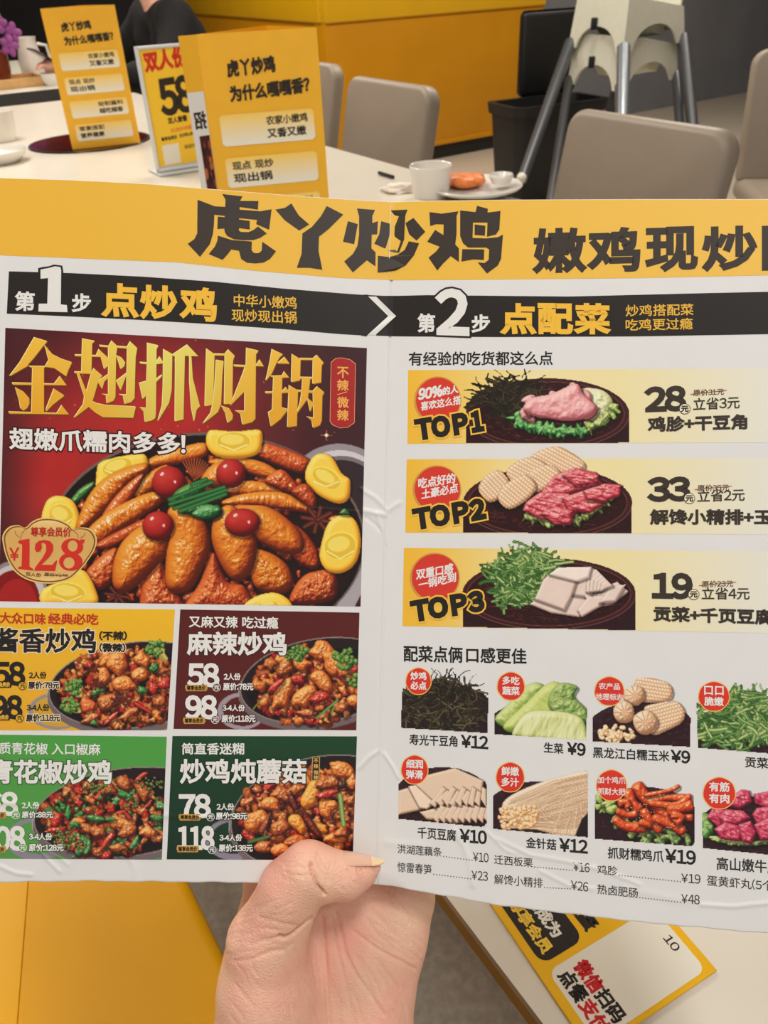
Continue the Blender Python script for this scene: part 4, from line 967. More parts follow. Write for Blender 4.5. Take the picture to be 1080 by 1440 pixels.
# ---------------------------------------------------------------- stacked high chairs
HC_M = mat('white_polypropylene', (226, 224, 206), .35, noise=.02, k=.95)
TUBE_M = mat('brushed_aluminium', (150, 156, 164), .35, metal=.75)
TUBD_M = mat('dark_tube', (86, 88, 92), .4, metal=.5)
CLIP_M = mat('black_buckle', (18, 18, 18), .4)
Nn = at_depth(876, 75, 3.62); Lc = at_depth(799, 64, 3.92); Rc = at_depth(962, 64, 3.95)
Nn[2] = Lc[2] = Rc[2] = float(Nn[2])
hc_c = (Lc + Rc) / 2; Bc = Lc + Rc - Nn
ZB = float(Nn[2])
def highchair(dz, scale, label, with_legs):
    e = empty('high_chair', (float(hc_c[0]), float(hc_c[1]), 0), label, 'high chair', 'stacked white high chairs')
    K = [np.array(q[:2] - hc_c[:2]) * scale for q in (Nn, Rc, Bc, Lc)]
    z0 = ZB + dz; hh = .215; HC = (.215, .150, .17, .215)
    for i in range(4):                                              # four skirt panels with an arched cut-out
        a, b = K[i], K[(i + 1) % 4]; n = 24
        t = np.linspace(0, 1, n + 1); arch = np.where((t > .14) & (t < .86), np.sqrt(np.clip(1 - ((t - .5) / .36) ** 2, 0, 1)) * .095, 0)
        inw = .90
        P = []
        for off in (0, .012):
            row0, row1 = [], []
            for k in range(n + 1):
                q = a * (1 - t[k]) + b * t[k]; q = q * (1 - off / .3)
                u = arch[k] / hh
                row0.append((q[0] * (1 - (1 - inw) * u), q[1] * (1 - (1 - inw) * u), z0 + arch[k])); row1.append((q[0] * inw, q[1] * inw, z0 + HC[i] * (1 - t[k]) + HC[(i + 1) % 4] * t[k]))
            P.append((row0, row1))
        m = MB(); m.grid([P[0][0], P[0][1]]); m.grid([P[1][0], P[1][1]]); m.grid([P[0][0], P[1][0]]); m.grid([P[0][1], P[1][1]])
        m.build('seat_shell_side', HC_M, e)
    K2 = [k * .90 for k in K]
    m = MB(); ctr = np.zeros(2)
    secs = [(1.0, hh), (.86, hh - .004), (.74, hh - .05), (.66, hh - .115), (.5, hh - .15), (.02, hh - .155)]
    rings = []
    for s, z in secs:
        ring = []
        for i in range(4):
            a, b = K2[i], K2[(i + 1) % 4]
            for k in range(8):
                t = k / 8; q = a * (1 - t) + b * t
                rr = np.linalg.norm(q); q = q * (s if s > .95 else s * (1 - .12 * (abs(t - .5) < .01)))
                ring.append(m.bm.verts.new((q[0], q[1], z0 + z - hh + HC[i] * (1 - t) + HC[(i + 1) % 4] * t if s > .5 else z0 + z - .03)))
        rings.append(ring)
    for A, B in zip(rings[:-1], rings[1:]):
        for k in range(len(A)): m.bm.faces.new((A[k], A[(k + 1) % len(A)], B[(k + 1) % len(A)], B[k]))
    m.build('seat_bowl', HC_M, e)
    # backrest rises on the far right side
    a, b = K[1] * .9, K[2] * .9
    rows = []
    for z, s in ((hh - .01, 1), (hh + .10, 1.03), (hh + .20, 1.05), (hh + .25, 1.05)):
        rows.append([((a * (1 - t) + b * t)[0] * s, (a * (1 - t) + b * t)[1] * s, z0 + z - (.03 * (abs(t - .5) * 2) ** 4 if z > hh + .2 else 0)) for t in np.linspace(.04, .96, 15)])
    o = MB().grid(rows).build('backrest', HC_M, e); md = o.modifiers.new('thickness', 'SOLIDIFY'); md.thickness = .012
    q = K[1] * .5 + K[0] * .5
    MB().box((0, 0, 0), (.05, .02, .035), .006, M=Matrix.Translation((q[0] * .78, q[1] * .78, z0 + .11))).build('buckle', CLIP_M, e)
    MB().box((0, 0, 0), (.03, .012, .05), .005, M=Matrix.Translation((K[3] * .5 + K[0] * .5)[0:2].tolist() + [z0 + .06] if False else ((K[3] * .55 + K[0] * .45)[0] * 1.0, (K[3] * .55 + K[0] * .45)[1] * 1.0, z0 + .105))).build('clip', CLIP_M, e)
    if with_legs:
        F = [on_level(872, 450, 0), on_level(972, 405, 0), None, on_level(756, 400, 0)] if dz < 0 else [at_depth(871, 300, 3.40), at_depth(978, 262, 3.72), None, at_depth(733, 258, 3.70)]
        zf = 0.0 if dz < 0 else float(F[3][2]); F[2] = F[1] + F[3] - F[0]
        for i in range(4):
            f = np.array(F[i][:2]) - hc_c[:2]; k = K[i] * .96
            MB().tube([(k[0], k[1], z0 + .02), (f[0], f[1], zf + .012)], [.030, .024] if dz >= 0 else [.022, .02], 14).build('leg', TUBE_M if i == 0 else TUBD_M, e)
            MB().ball((f[0], f[1], zf + .024), .024, sub=2).build('foot_cap', HC_M, e)
    return e
ha = highchair(-.155, .97, 'lower of the two stacked white high chairs, standing on the floor', True)
hb = highchair(0, 1.0, 'upper of the two stacked white high chairs, legs hanging clear of the floor', True)

# ---------------------------------------------------------------- table cards
CARD_M = mat('yellow_card_board', (236, 176, 36), .5, noise=.02, k=PK)
WCARD_M = mat('white_card_core', (230, 228, 222), .5, k=PK)
ACR_M = mat('frosted_white_acrylic', (222, 226, 226), .25, noise=.02)
RED = (206, 52, 34); CY = (240, 180, 44); CBK = (46, 36, 24); BX = (232, 226, 206)
def facing(W, H, y0=-.0006):
    """card face coordinates: x in 0..W from the left, y in 0..H from the top, millimetres"""
    return lambda X, Y, layer=0: np.stack([(np.asarray(X) - W / 2) / 1000, np.full(np.shape(X), y0 - .00015 * layer), (H - np.asarray(Y)) / 1000], -1)
def card_print(e, W, H, first=True):
    pt = facing(W, H); t = Print(pt)
    t.text('虎丫炒鸡', (.22 * W, .158 * H), (.62 * W, .150 * H), .058 * H, CBK, 1, w=.9)
    t.text('为什么嘎嘎香?', (.22 * W, .252 * H), (.90 * W, .235 * H), .056 * H, CBK, 1, w=.9); t.build('heading_lettering', e)
    bo = lambda y: t.poly([(.10 * W + 4, y), (.92 * W - 4, y), (.92 * W, y + 4), (.92 * W, y + .125 * H - 4), (.92 * W - 4, y + .125 * H), (.10 * W + 4, y + .125 * H), (.10 * W, y + .125 * H - 4), (.10 * W, y + 4)],
                          lambda X, Y, y=y: rgb((244, 200, 90)) + (rgb(BX) - rgb((244, 200, 90))) * np.clip((Y - y) / (.07 * H), 0, 1)[:, None], 1)
    for k, (a, b, left) in enumerate((('农家小嫩鸡', '又香又嫩', False), ('现点 现炒', '现出锅', True), ('秘制酱料', '越吃越香', False), ('荤素搭配', '营养健康', True))):
        y = (.30 + .172 * k) * H; t = Print(pt); bo(y)
        x0 = .16 * W if left else .50 * W; x1 = x0 + .36 * W
        t.text(a, (x0, y + .052 * H), (x1, y + .050 * H), .034 * H, CBK, 2, w=.35); t.text(b, (x0, y + .104 * H), (x1 - .02 * W, y + .102 * H), .036 * H, CBK, 2, w=.5)
        t.build('slogan_box', e)
def tent_card(base_mid, ang, W, H, apex, label):
    """free-standing three-sided card, front towards local -y"""
    e = empty('table_card', (base_mid[0], base_mid[1], base_mid[2]), label, 'table card', rz=ang)
    m = MB(); w = W / 2000; h = H / 1000
    m.box((0, .001, h / 2), (2 * w, .002, h)); m.build('front_panel', CARD_M, e, smooth=False)
    for s in (-1, 1):
        L = math.hypot(apex[0] - s * w, apex[1]); a = math.atan2(apex[1], apex[0] - s * w)
        M = Matrix.Translation(((apex[0] + s * w) / 2, apex[1] / 2 + .001, h / 2)) @ Matrix.Rotation(a, 4, 'Z')
        MB().box((0, 0, 0), (L, .0016, h), M=M).build('rear_panel', CARD_M, e, smooth=False)
    card_print(e, W, H)
    return e
ca = tent_card(((-.842 - .664) / 2, (2.535 + 2.603) / 2, .7545), math.atan2(.068, .178), 190, 343, (.02, .11), 'yellow table card standing in the round dark hot-pot well')
A_, B_ = np.array([-.2326, 1.3191]), np.array([-.0661, 1.3569]); mid = (A_ + B_) / 2
cc = tent_card((mid[0], mid[1], .751), math.atan2(*(B_ - A_)[::-1]), 171, 343, (.028, .11), 'yellow table card nearest the menu, with a dark picture on its side flap')
# side flap of the near card
fl = math.atan2(-.0137, -.0212) - math.atan2(*(B_ - A_)[::-1])
M = Matrix.Translation((-.0855, 0, 0)) @ Matrix.Rotation(fl, 4, 'Z')
o = MB().box((.0125, 0, .1715), (.026, .0014, .343), M=M).build('side_flap', CARD_M, cc, smooth=False)
ptf = lambda X, Y, layer=0: np.array([list((M @ Vector((x / 1000, .0009 + .00015 * layer, (343 - y) / 1000)))) for x, y in zip(np.asarray(X), np.asarray(Y))])
t = Print(ptf); t.poly([(0.5, 70), (26, 70), (26, 340), (0.5, 340)], (222, 220, 216), 1); t.poly([(1, 128), (17, 128), (17, 338), (1, 338)], (70, 26, 20), 2)
for k in range(40):
    x, y = 2 + 13 * random.Random(k).random(), 132 + 200 * random.Random(k + 99).random(); t.disc(x, y, 1 + 2 * random.Random(k + 7).random(), 3 + 6 * random.Random(k + 5).random(), [(150, 70, 30), (120, 40, 24), (40, 14, 12), (180, 100, 50)][k % 4], 3 + k * .05, n=10)
t.text('招', (3, 118), (20, 118), 22, CBK, 2, w=.8); t.build('flap_picture', o)

bm_ = (np.array([-.52, 2.144]) + np.array([-.428, 2.26])) / 2
pa = np.array([-.52, 2.144]); pb_dir = np.array([.148, .0]); 
e = empty('menu_stand', (float(pa[0]) + .078, float(pa[1]) + .045, .751), 'white acrylic stand with a yellow price sheet, between the two yellow table cards', 'menu stand', rz=math.radians(30))
W, H = 180, 277
MB().box((0, .006, .1385), (.18, .005, .277), .002).build('back_plate', ACR_M, e)
m = MB()
for sx in (-1, 1): m.box((sx * .086, 0, .142), (.008, .006, .27), .002)
m.box((0, 0, .274), (.18, .006, .006), .002).box((0, 0, .012), (.18, .006, .008), .002); m.build('frame', ACR_M, e)
MB().box((0, .03, .003), (.18, .09, .006), .002).build('stand_foot', ACR_M, e)
pt = facing(W, H, .0028); t = Print(pt); t.poly([(9, 8), (171, 8), (171, 258), (9, 258)], (242, 196, 50), 0); t.build('price_sheet', e)
t = Print(pt); t.text('双人份', (18, 52), (118, 46), 38, RED, 1, w=2.2); t.build('heading_lettering', e)
t = Print(pt); t.text('58', (42, 146), (120, 142), 74, CBK, 1, w=4.0); t.text('双人套餐', (50, 166), (98, 164), 13, CBK, 1, w=.6); t.build('price_lettering', e)
t = Print(pt); t.text('任选炒鸡配菜', (52, 186), (120, 182), 9, (224, 110, 40), 1, w=.2); t.text('尊享会员价', (26, 202), (66, 200), 8, CBK, 1, w=.4); t.text('扫码点餐', (72, 199), (120, 196), 8, CBK, 1, w=.3); t.poly([(24, 212), (66, 210), (66, 254), (24, 256)], BX, 1); t.text('欢迎光临', (80, 226), (120, 223), 9, CBK, 1, w=.2); t.build('small_print', e)

# dark round hot-pot well let into the table
POT_M = mat('dark_burgundy_glass', (40, 12, 10), .12, noise=.0, nscale=8, second=(96, 22, 12), spec=.6)
RIM_M = mat('dark_steel_rim', (60, 50, 46), .3, metal=.8)
q = on_level(127, 200, .75)
e = empty('hot_pot_well', (float(q[0]), float(q[1]), .7505), 'round dark burgundy hot-pot well in the white table, under a yellow table card', 'cooker')
MB().lathe([(0.001, .0025), (.168, .0025), (.170, .001)], seg=56).build('glass_disc', POT_M, e)
MB().lathe([(.168, .0), (.169, .0035), (.176, .0035), (.178, .0)], seg=56).build('rim', RIM_M, e)

# ---------------------------------------------------------------- crockery
POR_M = mat('white_porcelain', (232, 228, 220), .18, noise=.01, spec=.6)
def cup(px, py, r, h, label, name='cup', z=.7505):
    p = on_level(px, py, z)
    return tag(MB().lathe([(.001, .004), (r * .6, .004), (r * .62, 0), (r * .78, 0), (r * .9, h * .3), (r, h), (r * .97, h + .0015), (r * .93, h), (r * .83, h * .32), (r * .6, .012), (.001, .010)], seg=40).build(name, POR_M, loc=tuple(map(float, p))), label, 'cup')
cup(606, 276, .045, .062, 'white porcelain cup beside the plate with orange food')
cup(2, 198, .056, .085, 'white cup on the long table at the left edge of the photo')
p = on_level(-2, 228, .7505)
tag(MB().lathe([(.001, .004), (.04, .004), (.045, 0), (.055, 0), (.075, .016), (.08, .03), (.077, .03), (.07, .018), (.04, .008), (.001, .007)], seg=40).build('bowl', POR_M, loc=tuple(map(float, p))), 'low white bowl at the left edge, in front of the white cup', 'bowl')
p = on_level(668, 272, .7505)
tag(MB().lathe([(.001, .006), (.05, .006), (.055, 0), (.062, 0), (.095, .012), (.1, .017), (.098, .019), (.06, .010), (.001, .009)], seg=44).build('plate', POR_M, loc=tuple(map(float, p))), 'white plate with orange food on the corner of the long table', 'plate')
OR_M = mat('orange_food', (232, 130, 60), .4, noise=.15, nscale=120, bump=.4, bscale=300)
rr = random.Random(4); m = MB()
for k in range(7):
    a = rr.random() * 6.28; m.ball((float(p[0]) - .022 + .026 * math.cos(a), float(p[1]) + .022 + .026 * math.sin(a), .772 + .006 * rr.random()), (.03, .018, .011), Matrix.Rotation(a * 2, 4, 'Z'), 2)
tag(m.build('food_heap', OR_M), 'heap of orange food left on the white plate', 'food')
p2 = on_level(704, 272, .7505)
tag(MB().lathe([(.001, .004), (.016, .003), (.02, .0), (.026, .014), (.024, .018), (.018, .008), (.001, .007)], seg=28).build('sauce_dish', POR_M, loc=(float(p2[0]) + .0, float(p2[1]) + .0, .772)), 'tiny white sauce dish on the rim of the orange plate', 'dish')
NAP_M = mat('white_tissue', (226, 216, 202), .9, noise=.03)
p = on_level(568, 268, .7505)
b = bmesh.new(); bmesh.ops.create_icosphere(b, subdivisions=4, radius=1); rr = random.Random(2)
from mathutils import noise as mnoise
for v in b.verts:
    n = mnoise.fractal(v.co * 1.6, 1, 2, 4); v.co = v.co * (1 + .45 * n); v.co = Vector((v.co.x * .042, v.co.y * .03, max(-.001, v.co.z * .016)))
m = MB(); m._add(b, Matrix.Translation((float(p[0]), float(p[1]), .7515)))
tag(m.build('crumpled_tissue', NAP_M), 'crumpled white tissue beside the porcelain cup', 'tissue')
pa_, pb_ = on_level(533, 243, .755), on_level(553, 249, .755)
tag(MB().tube([tuple(pa_), tuple(pb_)], .0042, 8).build('chopstick_rest', BLK_M), 'small dark chopstick rest lying on the white table', 'chopstick rest')

# orchids and crockery on the rear table
TERR_M = mat('russet_glaze', (112, 44, 20), .3, noise=.15, nscale=20)
WOOD_M = mat('light_wood', (204, 160, 104), .5, noise=.12, nscale=30)
q = on_level(8, 122, .7505)
e = empty('wooden_tray', (float(q[0]), float(q[1]), .751), 'light wooden tray under the orchid pot', 'tray', rz=TANG + math.pi / 2)
MB().box((.02, 0, .006), (.36, .24, .012), .003).build('tray_base', WOOD_M, e)
m = MB()
for s in (-1, 1): m.box((.02, s * .116, .022), (.36, .010, .032), .003)
for s in (-1, 1): m.box((.02 + s * .176, 0, .022), (.010, .24, .032), .003)
m.build('tray_rim', WOOD_M, e)
pot = on_level(2, 118, .763)
e = empty('potted_orchid', (float(pot[0]) - .02, float(pot[1]), .7635), 'purple orchid in a russet pot on the wooden tray', 'potted plant')
MB().lathe([(.001, .002), (.055, .002), (.06, 0), (.075, .05), (.078, .13), (.072, .135), (.068, .12), (.06, .02), (.001, .018)], seg=32).build('pot', TERR_M, e)
PET_M = mat('purple_petal', (150, 74, 142), .6, noise=.2, nscale=40); PET2_M = mat('pale_petal', (222, 178, 206), .6, noise=.12, nscale=40); LFM = mat('orchid_leaf', (64, 84, 58), .5, noise=.2)
MB().tube([(0, 0, .1), (.02, .0, .24), (.05, -.01, .36), (.03, -.02, .44)], .005, 8).tube([(.01, 0, .1), (.05, .01, .2), (.1, 0, .26)], .005, 8).build('stem', LFM, e)
for k in range(5):
    a = k * 1.3 + .4; MB().ball((.05 * math.cos(a), .05 * math.sin(a), .16), (.07, .02, .008), Matrix.Rotation(a, 4, 'Z') @ Matrix.Rotation(-.5, 4, 'Y'), 2).build('leaf', LFM, e)
FL = [(.05, -.02, .40, 1), (.01, -.02, .36, 0), (.07, -.03, .31, 0), (-.02, -.02, .25, 1), (.08, -.02, .24, 0), (.13, -.01, .20, 0), (.11, -.03, .15, 0), (-.01, -.05, .19, 1), (.03, -.06, .22, 0), (-.03, -.02, .32, 0)]
for (x, y, z, kind) in FL:
    m = MB()
    for j in range(5):
        a = j * 1.2566; m.ball((x + .022 * math.cos(a), y, z + .022 * math.sin(a)), (.024, .006, .017), Matrix.Rotation(-a, 4, 'Y'), 2)
    m.ball((x, y - .006, z), (.008, .008, .008), None, 1); m.build('blossom', PET2_M if kind else PET_M, e)
q = on_level(50, 112, .7505)
e = empty('jug', (float(q[0]), float(q[1]), .751), 'white jug leaning beside the orchid on the rear table', 'jug', rz=.4)
MB().lathe([(.001, .003), (.035, .003), (.04, 0), (.055, .03), (.058, .08), (.045, .14), (.043, .165), (.047, .18), (.043, .18), (.039, .165), (.05, .08), (.001, .01)], seg=32).build('jug_body', POR_M, e)
MB().tube([(.045, 0, .15), (.085, 0, .14), (.09, 0, .09), (.055, 0, .06)], .007, 10).build('handle', POR_M, e)
q = on_level(47, 121, .7505)
tag(MB().lathe([(.001, .003), (.03, .003), (.034, 0), (.05, .025), (.052, .05), (.049, .05), (.045, .025), (.001, .008)], seg=32).build('tea_cup', POR_M, loc=(float(q[0]) + .095, float(q[1]) + .0, .7505)), 'small white tea cup in front of the white jug', 'cup')
GLS_M = mat('grey_glazed_bowl', (176, 172, 166), .2)
q = on_level(80, 104, .7505)
tag(MB().lathe([(.001, .004), (.04, .004), (.045, 0), (.08, .03), (.095, .06), (.091, .06), (.075, .03), (.001, .010)], seg=36).build('bowl', GLS_M, loc=tuple(map(float, q))), 'grey bowl between the white jug and the leftmost table card', 'bowl')

# ---------------------------------------------------------------- order card lying on the near table
PEv = np.array([.894, .447]); ALv = np.array([.447, -.894]); oo = on_level(690, 1275, .75)[:2]
cang = math.atan2(ALv[1], ALv[0])
cz = .7508
e = empty('order_card', (float(oo[0]), float(oo[1]), cz), 'yellow order card lying on the near end of the white table', 'order card', rz=cang)
W0, W1, HH = -48, 82.2, 78
def ptc(X, Y, layer=0):                                                     # a along the card, p up, millimetres
    X = np.asarray(X, float); return np.stack([X / 1000, np.asarray(Y, float) / 1000, np.full(X.shape, .0012 + .00008 * layer)], -1)
MB().box(((W0 + W1) / 2000, HH / 2000, .0006), ((W1 - W0) / 1000, HH / 1000, .0012), .0003, 1).build('card_base', mat('yellow_acrylic_card', (222, 170, 20), .3, k=PK), e, smooth=False)
def rr_poly(x0, y0, x1, y1, r): return [(x0 + (x1 - x0) / 2 + px, y0 + (y1 - y0) / 2 + py) for px, py in rrect(x1 - x0, y1 - y0, r)]
t = Print(ptc); t.poly(rr_poly(-40, 4.5, 38.5, 31, 6), (34, 28, 26), 1); t.build('black_panel', e)
t = Print(ptc); t.poly(rr_poly(42.5, 5, 79.5, 73.5, 5), (216, 210, 196), 1); t.poly([(31, 60), (36, 60), (36, 74), (31, 74)], (222, 170, 20), 1.4); t.build('white_panel', e)
def ctext(name, items):
    t = Print(ptc)
    for b, x0, y0, x1, h, col, w in items:
        P, Fc, B = text_shape(b, (x0, y0), (x1, y0), h); Q, G = dilate(P, Fc, B, w); t.raw(Q, G, col, 2)
    t.build(name, e)
ctext('panel_lettering', [('炒鸡成为', -2, 17.5, 30.5, 7, (216, 212, 200), .35), ('尊享会员', 4, 8, 34.5, 7, (226, 186, 60), .35), ('送蛋', 16, 34.5, 36, 8.5, (34, 28, 26), .5)])
ctext('order_lettering', [('微信', 46.5, 17.2, 61.5, 8.2, (186, 28, 34), .4), ('扫码', 62.3, 17.2, 77, 8.2, (34, 28, 26), .35), ('点餐', 46.5, 7.6, 61.5, 8.2, (34, 28, 26), .35), ('支付', 62.3, 7.6, 77, 8.2, (186, 28, 34), .4)])
ctext('table_number', [('10', 57.6, 66, 65.5, 4.6, (34, 28, 26), .1)])
# ---------------------------------------------------------------- bodies grown from a distance field
def sdf_mesh(name, lo, hi, h, fn, post=None, smooth_it=2):
    """closed surface of fn < 0 on a grid (surface nets)"""
    nx, ny, nz = [int(math.ceil((b - a) / h)) + 1 for a, b in zip(lo, hi)]
    gx = lo[0] + h * np.arange(nx); gy = lo[1] + h * np.arange(ny); gz = lo[2] + h * np.arange(nz)
    Fv = np.empty((nx, ny, nz), np.float32)
    Yg, Zg = np.meshgrid(gy, gz, indexing='ij')
    for i in range(nx): Fv[i] = fn(np.full_like(Yg, gx[i]), Yg, Zg)
    S = Fv < 0
    cnt = np.zeros((nx - 1, ny - 1, nz - 1), np.int8)
    for a in (0, 1):
        for b in (0, 1):
            for c in (0, 1): cnt += S[a:nx - 1 + a, b:ny - 1 + b, c:nz - 1 + c]
    act = (cnt > 0) & (cnt < 8)
    I = np.argwhere(act); idx = -np.ones(act.shape, np.int64); idx[act] = np.arange(len(I))
    acc = np.zeros((len(I), 3)); num = np.zeros(len(I))
    C = [(a, b, c) for a in (0, 1) for b in (0, 1) for c in (0, 1)]
    for p in range(8):
        for q in range(p + 1, 8):
            A, B = np.array(C[p]), np.array(C[q])
            if np.abs(A - B).sum() != 1: continue
            fa_ = Fv[tuple((I + A).T)]; fb_ = Fv[tuple((I + B).T)]; m = (fa_ < 0) != (fb_ < 0)
            t = np.where(m, fa_ / np.where(m, fa_ - fb_, 1), 0)
            acc += m[:, None] * (A + t[:, None] * (B - A)); num += m
    V = np.array(lo) + h * (I + acc / num[:, None])
    Q = []
    for ax in range(3):
        sl0 = [slice(None)] * 3; sl1 = [slice(None)] * 3; sl0[ax] = slice(0, -1); sl1[ax] = slice(1, None)
        s0, s1 = S[tuple(sl0)], S[tuple(sl1)]; E = np.argwhere(s0 != s1)
        u, v = (ax + 1) % 3, (ax + 2) % 3
        ok = (E[:, u] > 0) & (E[:, v] > 0) & (E[:, u] < act.shape[u]) & (E[:, v] < act.shape[v]); E = E[ok]
        du = np.zeros(3, int); du[u] = 1; dv = np.zeros(3, int); dv[v] = 1
        k = [idx[tuple((E - a * du - b * dv).T)] for a, b in ((0, 0), (1, 0), (1, 1), (0, 1))]
        quad = np.stack(k, 1); flip = s0[tuple(E.T)]
        quad = np.where(flip[:, None], quad[:, [0, 1, 2, 3]], quad[:, ::-1]); Q.append(quad[(quad >= 0).all(1)])
    Q = np.vstack(Q)
    for _ in range(smooth_it):
        a = np.zeros_like(V); n = np.zeros(len(V))
        for i, j in ((0, 1), (1, 2), (2, 3), (3, 0)):
            np.add.at(a, Q[:, i], V[Q[:, j]]); np.add.at(a, Q[:, j], V[Q[:, i]]); np.add.at(n, Q[:, i], 1); np.add.at(n, Q[:, j], 1)
        V = .5 * V + .5 * a / n[:, None]
    if post is not None: V = post(V, Q)
    return mesh_np(name, V, Q.astype(np.int32), True)

def cone(P, a, b, ra, rb):
    """round cone from a (radius ra) to b (radius rb)"""
    X, Y, Z = P; d = np.array(b, float) - np.array(a, float); L = d @ d + 1e-12
    t = np.clip(((X - a[0]) * d[0] + (Y - a[1]) * d[1] + (Z - a[2]) * d[2]) / L, 0, 1)
    return np.sqrt((X - a[0] - t * d[0]) ** 2 + (Y - a[1] - t * d[1]) ** 2 + (Z - a[2] - t * d[2]) ** 2) - (ra + (rb - ra) * t)
def smin(a, b, k):
    h = np.clip(.5 + .5 * (b - a) / k, 0, 1); return b + (a - b) * h - k * h * (1 - h)
def vnormals(V, Q):
    n = np.cross(V[Q[:, 2]] - V[Q[:, 0]], V[Q[:, 3]] - V[Q[:, 1]]); N = np.zeros_like(V)
    for i in range(4): np.add.at(N, Q[:, i], n)
    return N / (np.linalg.norm(N, axis=1)[:, None] + 1e-12)

def hp(x, y, d): return np.array([(x - 540) / FPX * d, -(y - 720) / FPX * d, -d])     # hand joints, measured from the eye
PXM = .300 / FPX
THUMB = [((378, 1470, .303), 66, (374, 1395, .3005), 63), ((374, 1395, .3005), 63, (376, 1325, .2985), 54), ((376, 1325, .2985), 54, (410, 1250, .2925), 42), ((410, 1250, .2925), 42, (434, 1226, .2905), 38), ((434, 1226, .2905), 38, (455, 1230, .2905), 34.5), ((455, 1230, .2905), 34.5, (486, 1232, .2912), 31), ((486, 1232, .2912), 31, (509, 1228, .2920), 20), ((509, 1228, .2920), 20, (529, 1220, .2926), 7)]
PALM = [((452, 1480, .316), 64, (492, 1340, .320), 58), ((516, 1475, .314), 62, (545, 1320, .320), 53), ((545, 1320, .320), 53, (562, 1262, .323), 54), ((440, 1275, .323), 52, (500, 1268, .324), 54), ((492, 1340, .320), 58, (500, 1268, .324), 54), ((470, 1340, .321), 56, (440, 1275, .323), 52),
        ((382, 1330, .314), 62, (378, 1280, .3195), 38), ((378, 1440, .308), 66, (382, 1330, .314), 62),
        ((380, 1470, .306), 68, (412, 1800, .292), 70), ((452, 1480, .316), 64, (442, 1800, .300), 74), ((516, 1475, .314), 62, (476, 1800, .296), 68)]
FING = [[((378, 1285, .3195), 37), ((372, 1195, .3145), 33), ((380, 1105, .309), 29), ((390, 1045, .3055), 24)],
        [((436, 1275, .323), 39), ((446, 1150, .3165), 34), ((455, 1050, .3105), 29), ((459, 975, .3075), 24)],
        [((500, 1268, .324), 39), ((520, 1145, .318), 33), ((530, 1050, .3125), 28), ((536, 985, .3095), 23)],
        [((562, 1262, .323), 34), ((592, 1170, .3165), 29), ((606, 1095, .310), 25), ((611, 1050, .3075), 21)]]
def hand_sdf(X, Y, Z):
    P = (X, Y, Z); M = PXM
    f = None
    for a, ra, b, rb in PALM:
        c = cone(P, hp(*a), hp(*b), ra * M, rb * M); f = c if f is None else smin(f, c, .007)
    for ch in FING:
        g = None
        for (a, ra), (b, rb) in zip(ch[:-1], ch[1:]):
            c = cone(P, hp(*a), hp(*b), ra * M, rb * M); g = c if g is None else smin(g, c, .003)
        f = smin(f, g, .004)
    t = None
    for a, ra, b, rb in THUMB:
        c = cone(P, hp(*a), hp(*b), ra * M, rb * M); t = c if t is None else smin(t, c, .0035 if a[0] < 450 else .0015)
    py = 720 + Y / Z * FPX                                   # row in the picture: the web tightens towards the thumb tip
    k = np.clip(.0016 + (py - 1290) / 110 * .009, .0016, .011)
    return smin(f, t, k)
LINES = [([(393, 1317), (402, 1318), (412, 1313), (424, 1303), (438, 1291)], .0030, 2.0), ([(472, 1282), (480, 1312), (486, 1342), (500, 1370), (520, 1398), (540, 1428)], .0007, 2.6), ([(498, 1310), (527, 1332), (553, 1347), (584, 1362)], .0006, 2.4), ([(453, 1290), (456, 1330), (460, 1383), (463, 1440)], .0007, 3.2),
         ([(437, 1215), (441, 1230), (447, 1246), (456, 1258)], .0016, 2.2), ([(467, 1290), (473, 1330), (490, 1400), (497, 1440)], .0004, 2.2), ([(500, 1345), (520, 1385), (536, 1440)], .0004, 2.2), ([(545, 1252), (565, 1275), (582, 1300)], .0004, 2.2), ([(530, 1350), (560, 1390), (572, 1430)], .0003, 2), ([(330, 1352), (352, 1350), (380, 1338), (400, 1336)], .0004, 3), ([(352, 1330), (372, 1322), (395, 1317)], .0004, 2.2), ([(365, 1290), (395, 1298), (418, 1302)], .0003, 2.2), ([(360, 1305), (390, 1308)], .0003, 2),
         ([(445, 1205), (452, 1222), (462, 1240)], .0003, 2), ([(452, 1203), (462, 1222), (470, 1240)], .00025, 2), ([(430, 1325), (440, 1350), (446, 1390)], .0003, 2), ([(510, 1260), (540, 1300), (575, 1330)], .0003, 2), ([(585, 1275), (570, 1310), (560, 1330)], .00025, 2)]
_r = random.Random(8)
def fan(n, x0, y0, x1, y1, ang, ln, amp, wid):
    for k in range(n):
        x, y = x0 + (x1 - x0) * _r.random(), y0 + (y1 - y0) * _r.random(); a_ = math.radians(ang + _r.uniform(-14, 14)); l = ln * _r.uniform(.6, 1.3)
        m_ = (x + _r.uniform(-3, 3), y + _r.uniform(-3, 3)); LINES.append(([(x - l * math.cos(a_), y - l * math.sin(a_)), m_, (x + l * math.cos(a_), y + l * math.sin(a_))], amp * _r.uniform(.6, 1.2), wid))
fan(26, 322, 1270, 400, 1345, -12, 16, .0002, 2.3); fan(22, 320, 1345, 450, 1440, 60, 16, .00022, 2.3); fan(16, 445, 1205, 510, 1245, 55, 12, .0003, 2.1)
fan(24, 480, 1270, 590, 1350, 35, 18, .0003, 2.3); fan(20, 470, 1340, 575, 1440, 62, 20, .00026, 2.3); fan(10, 400, 1195, 440, 1240, 10, 9, .0003, 2.1)
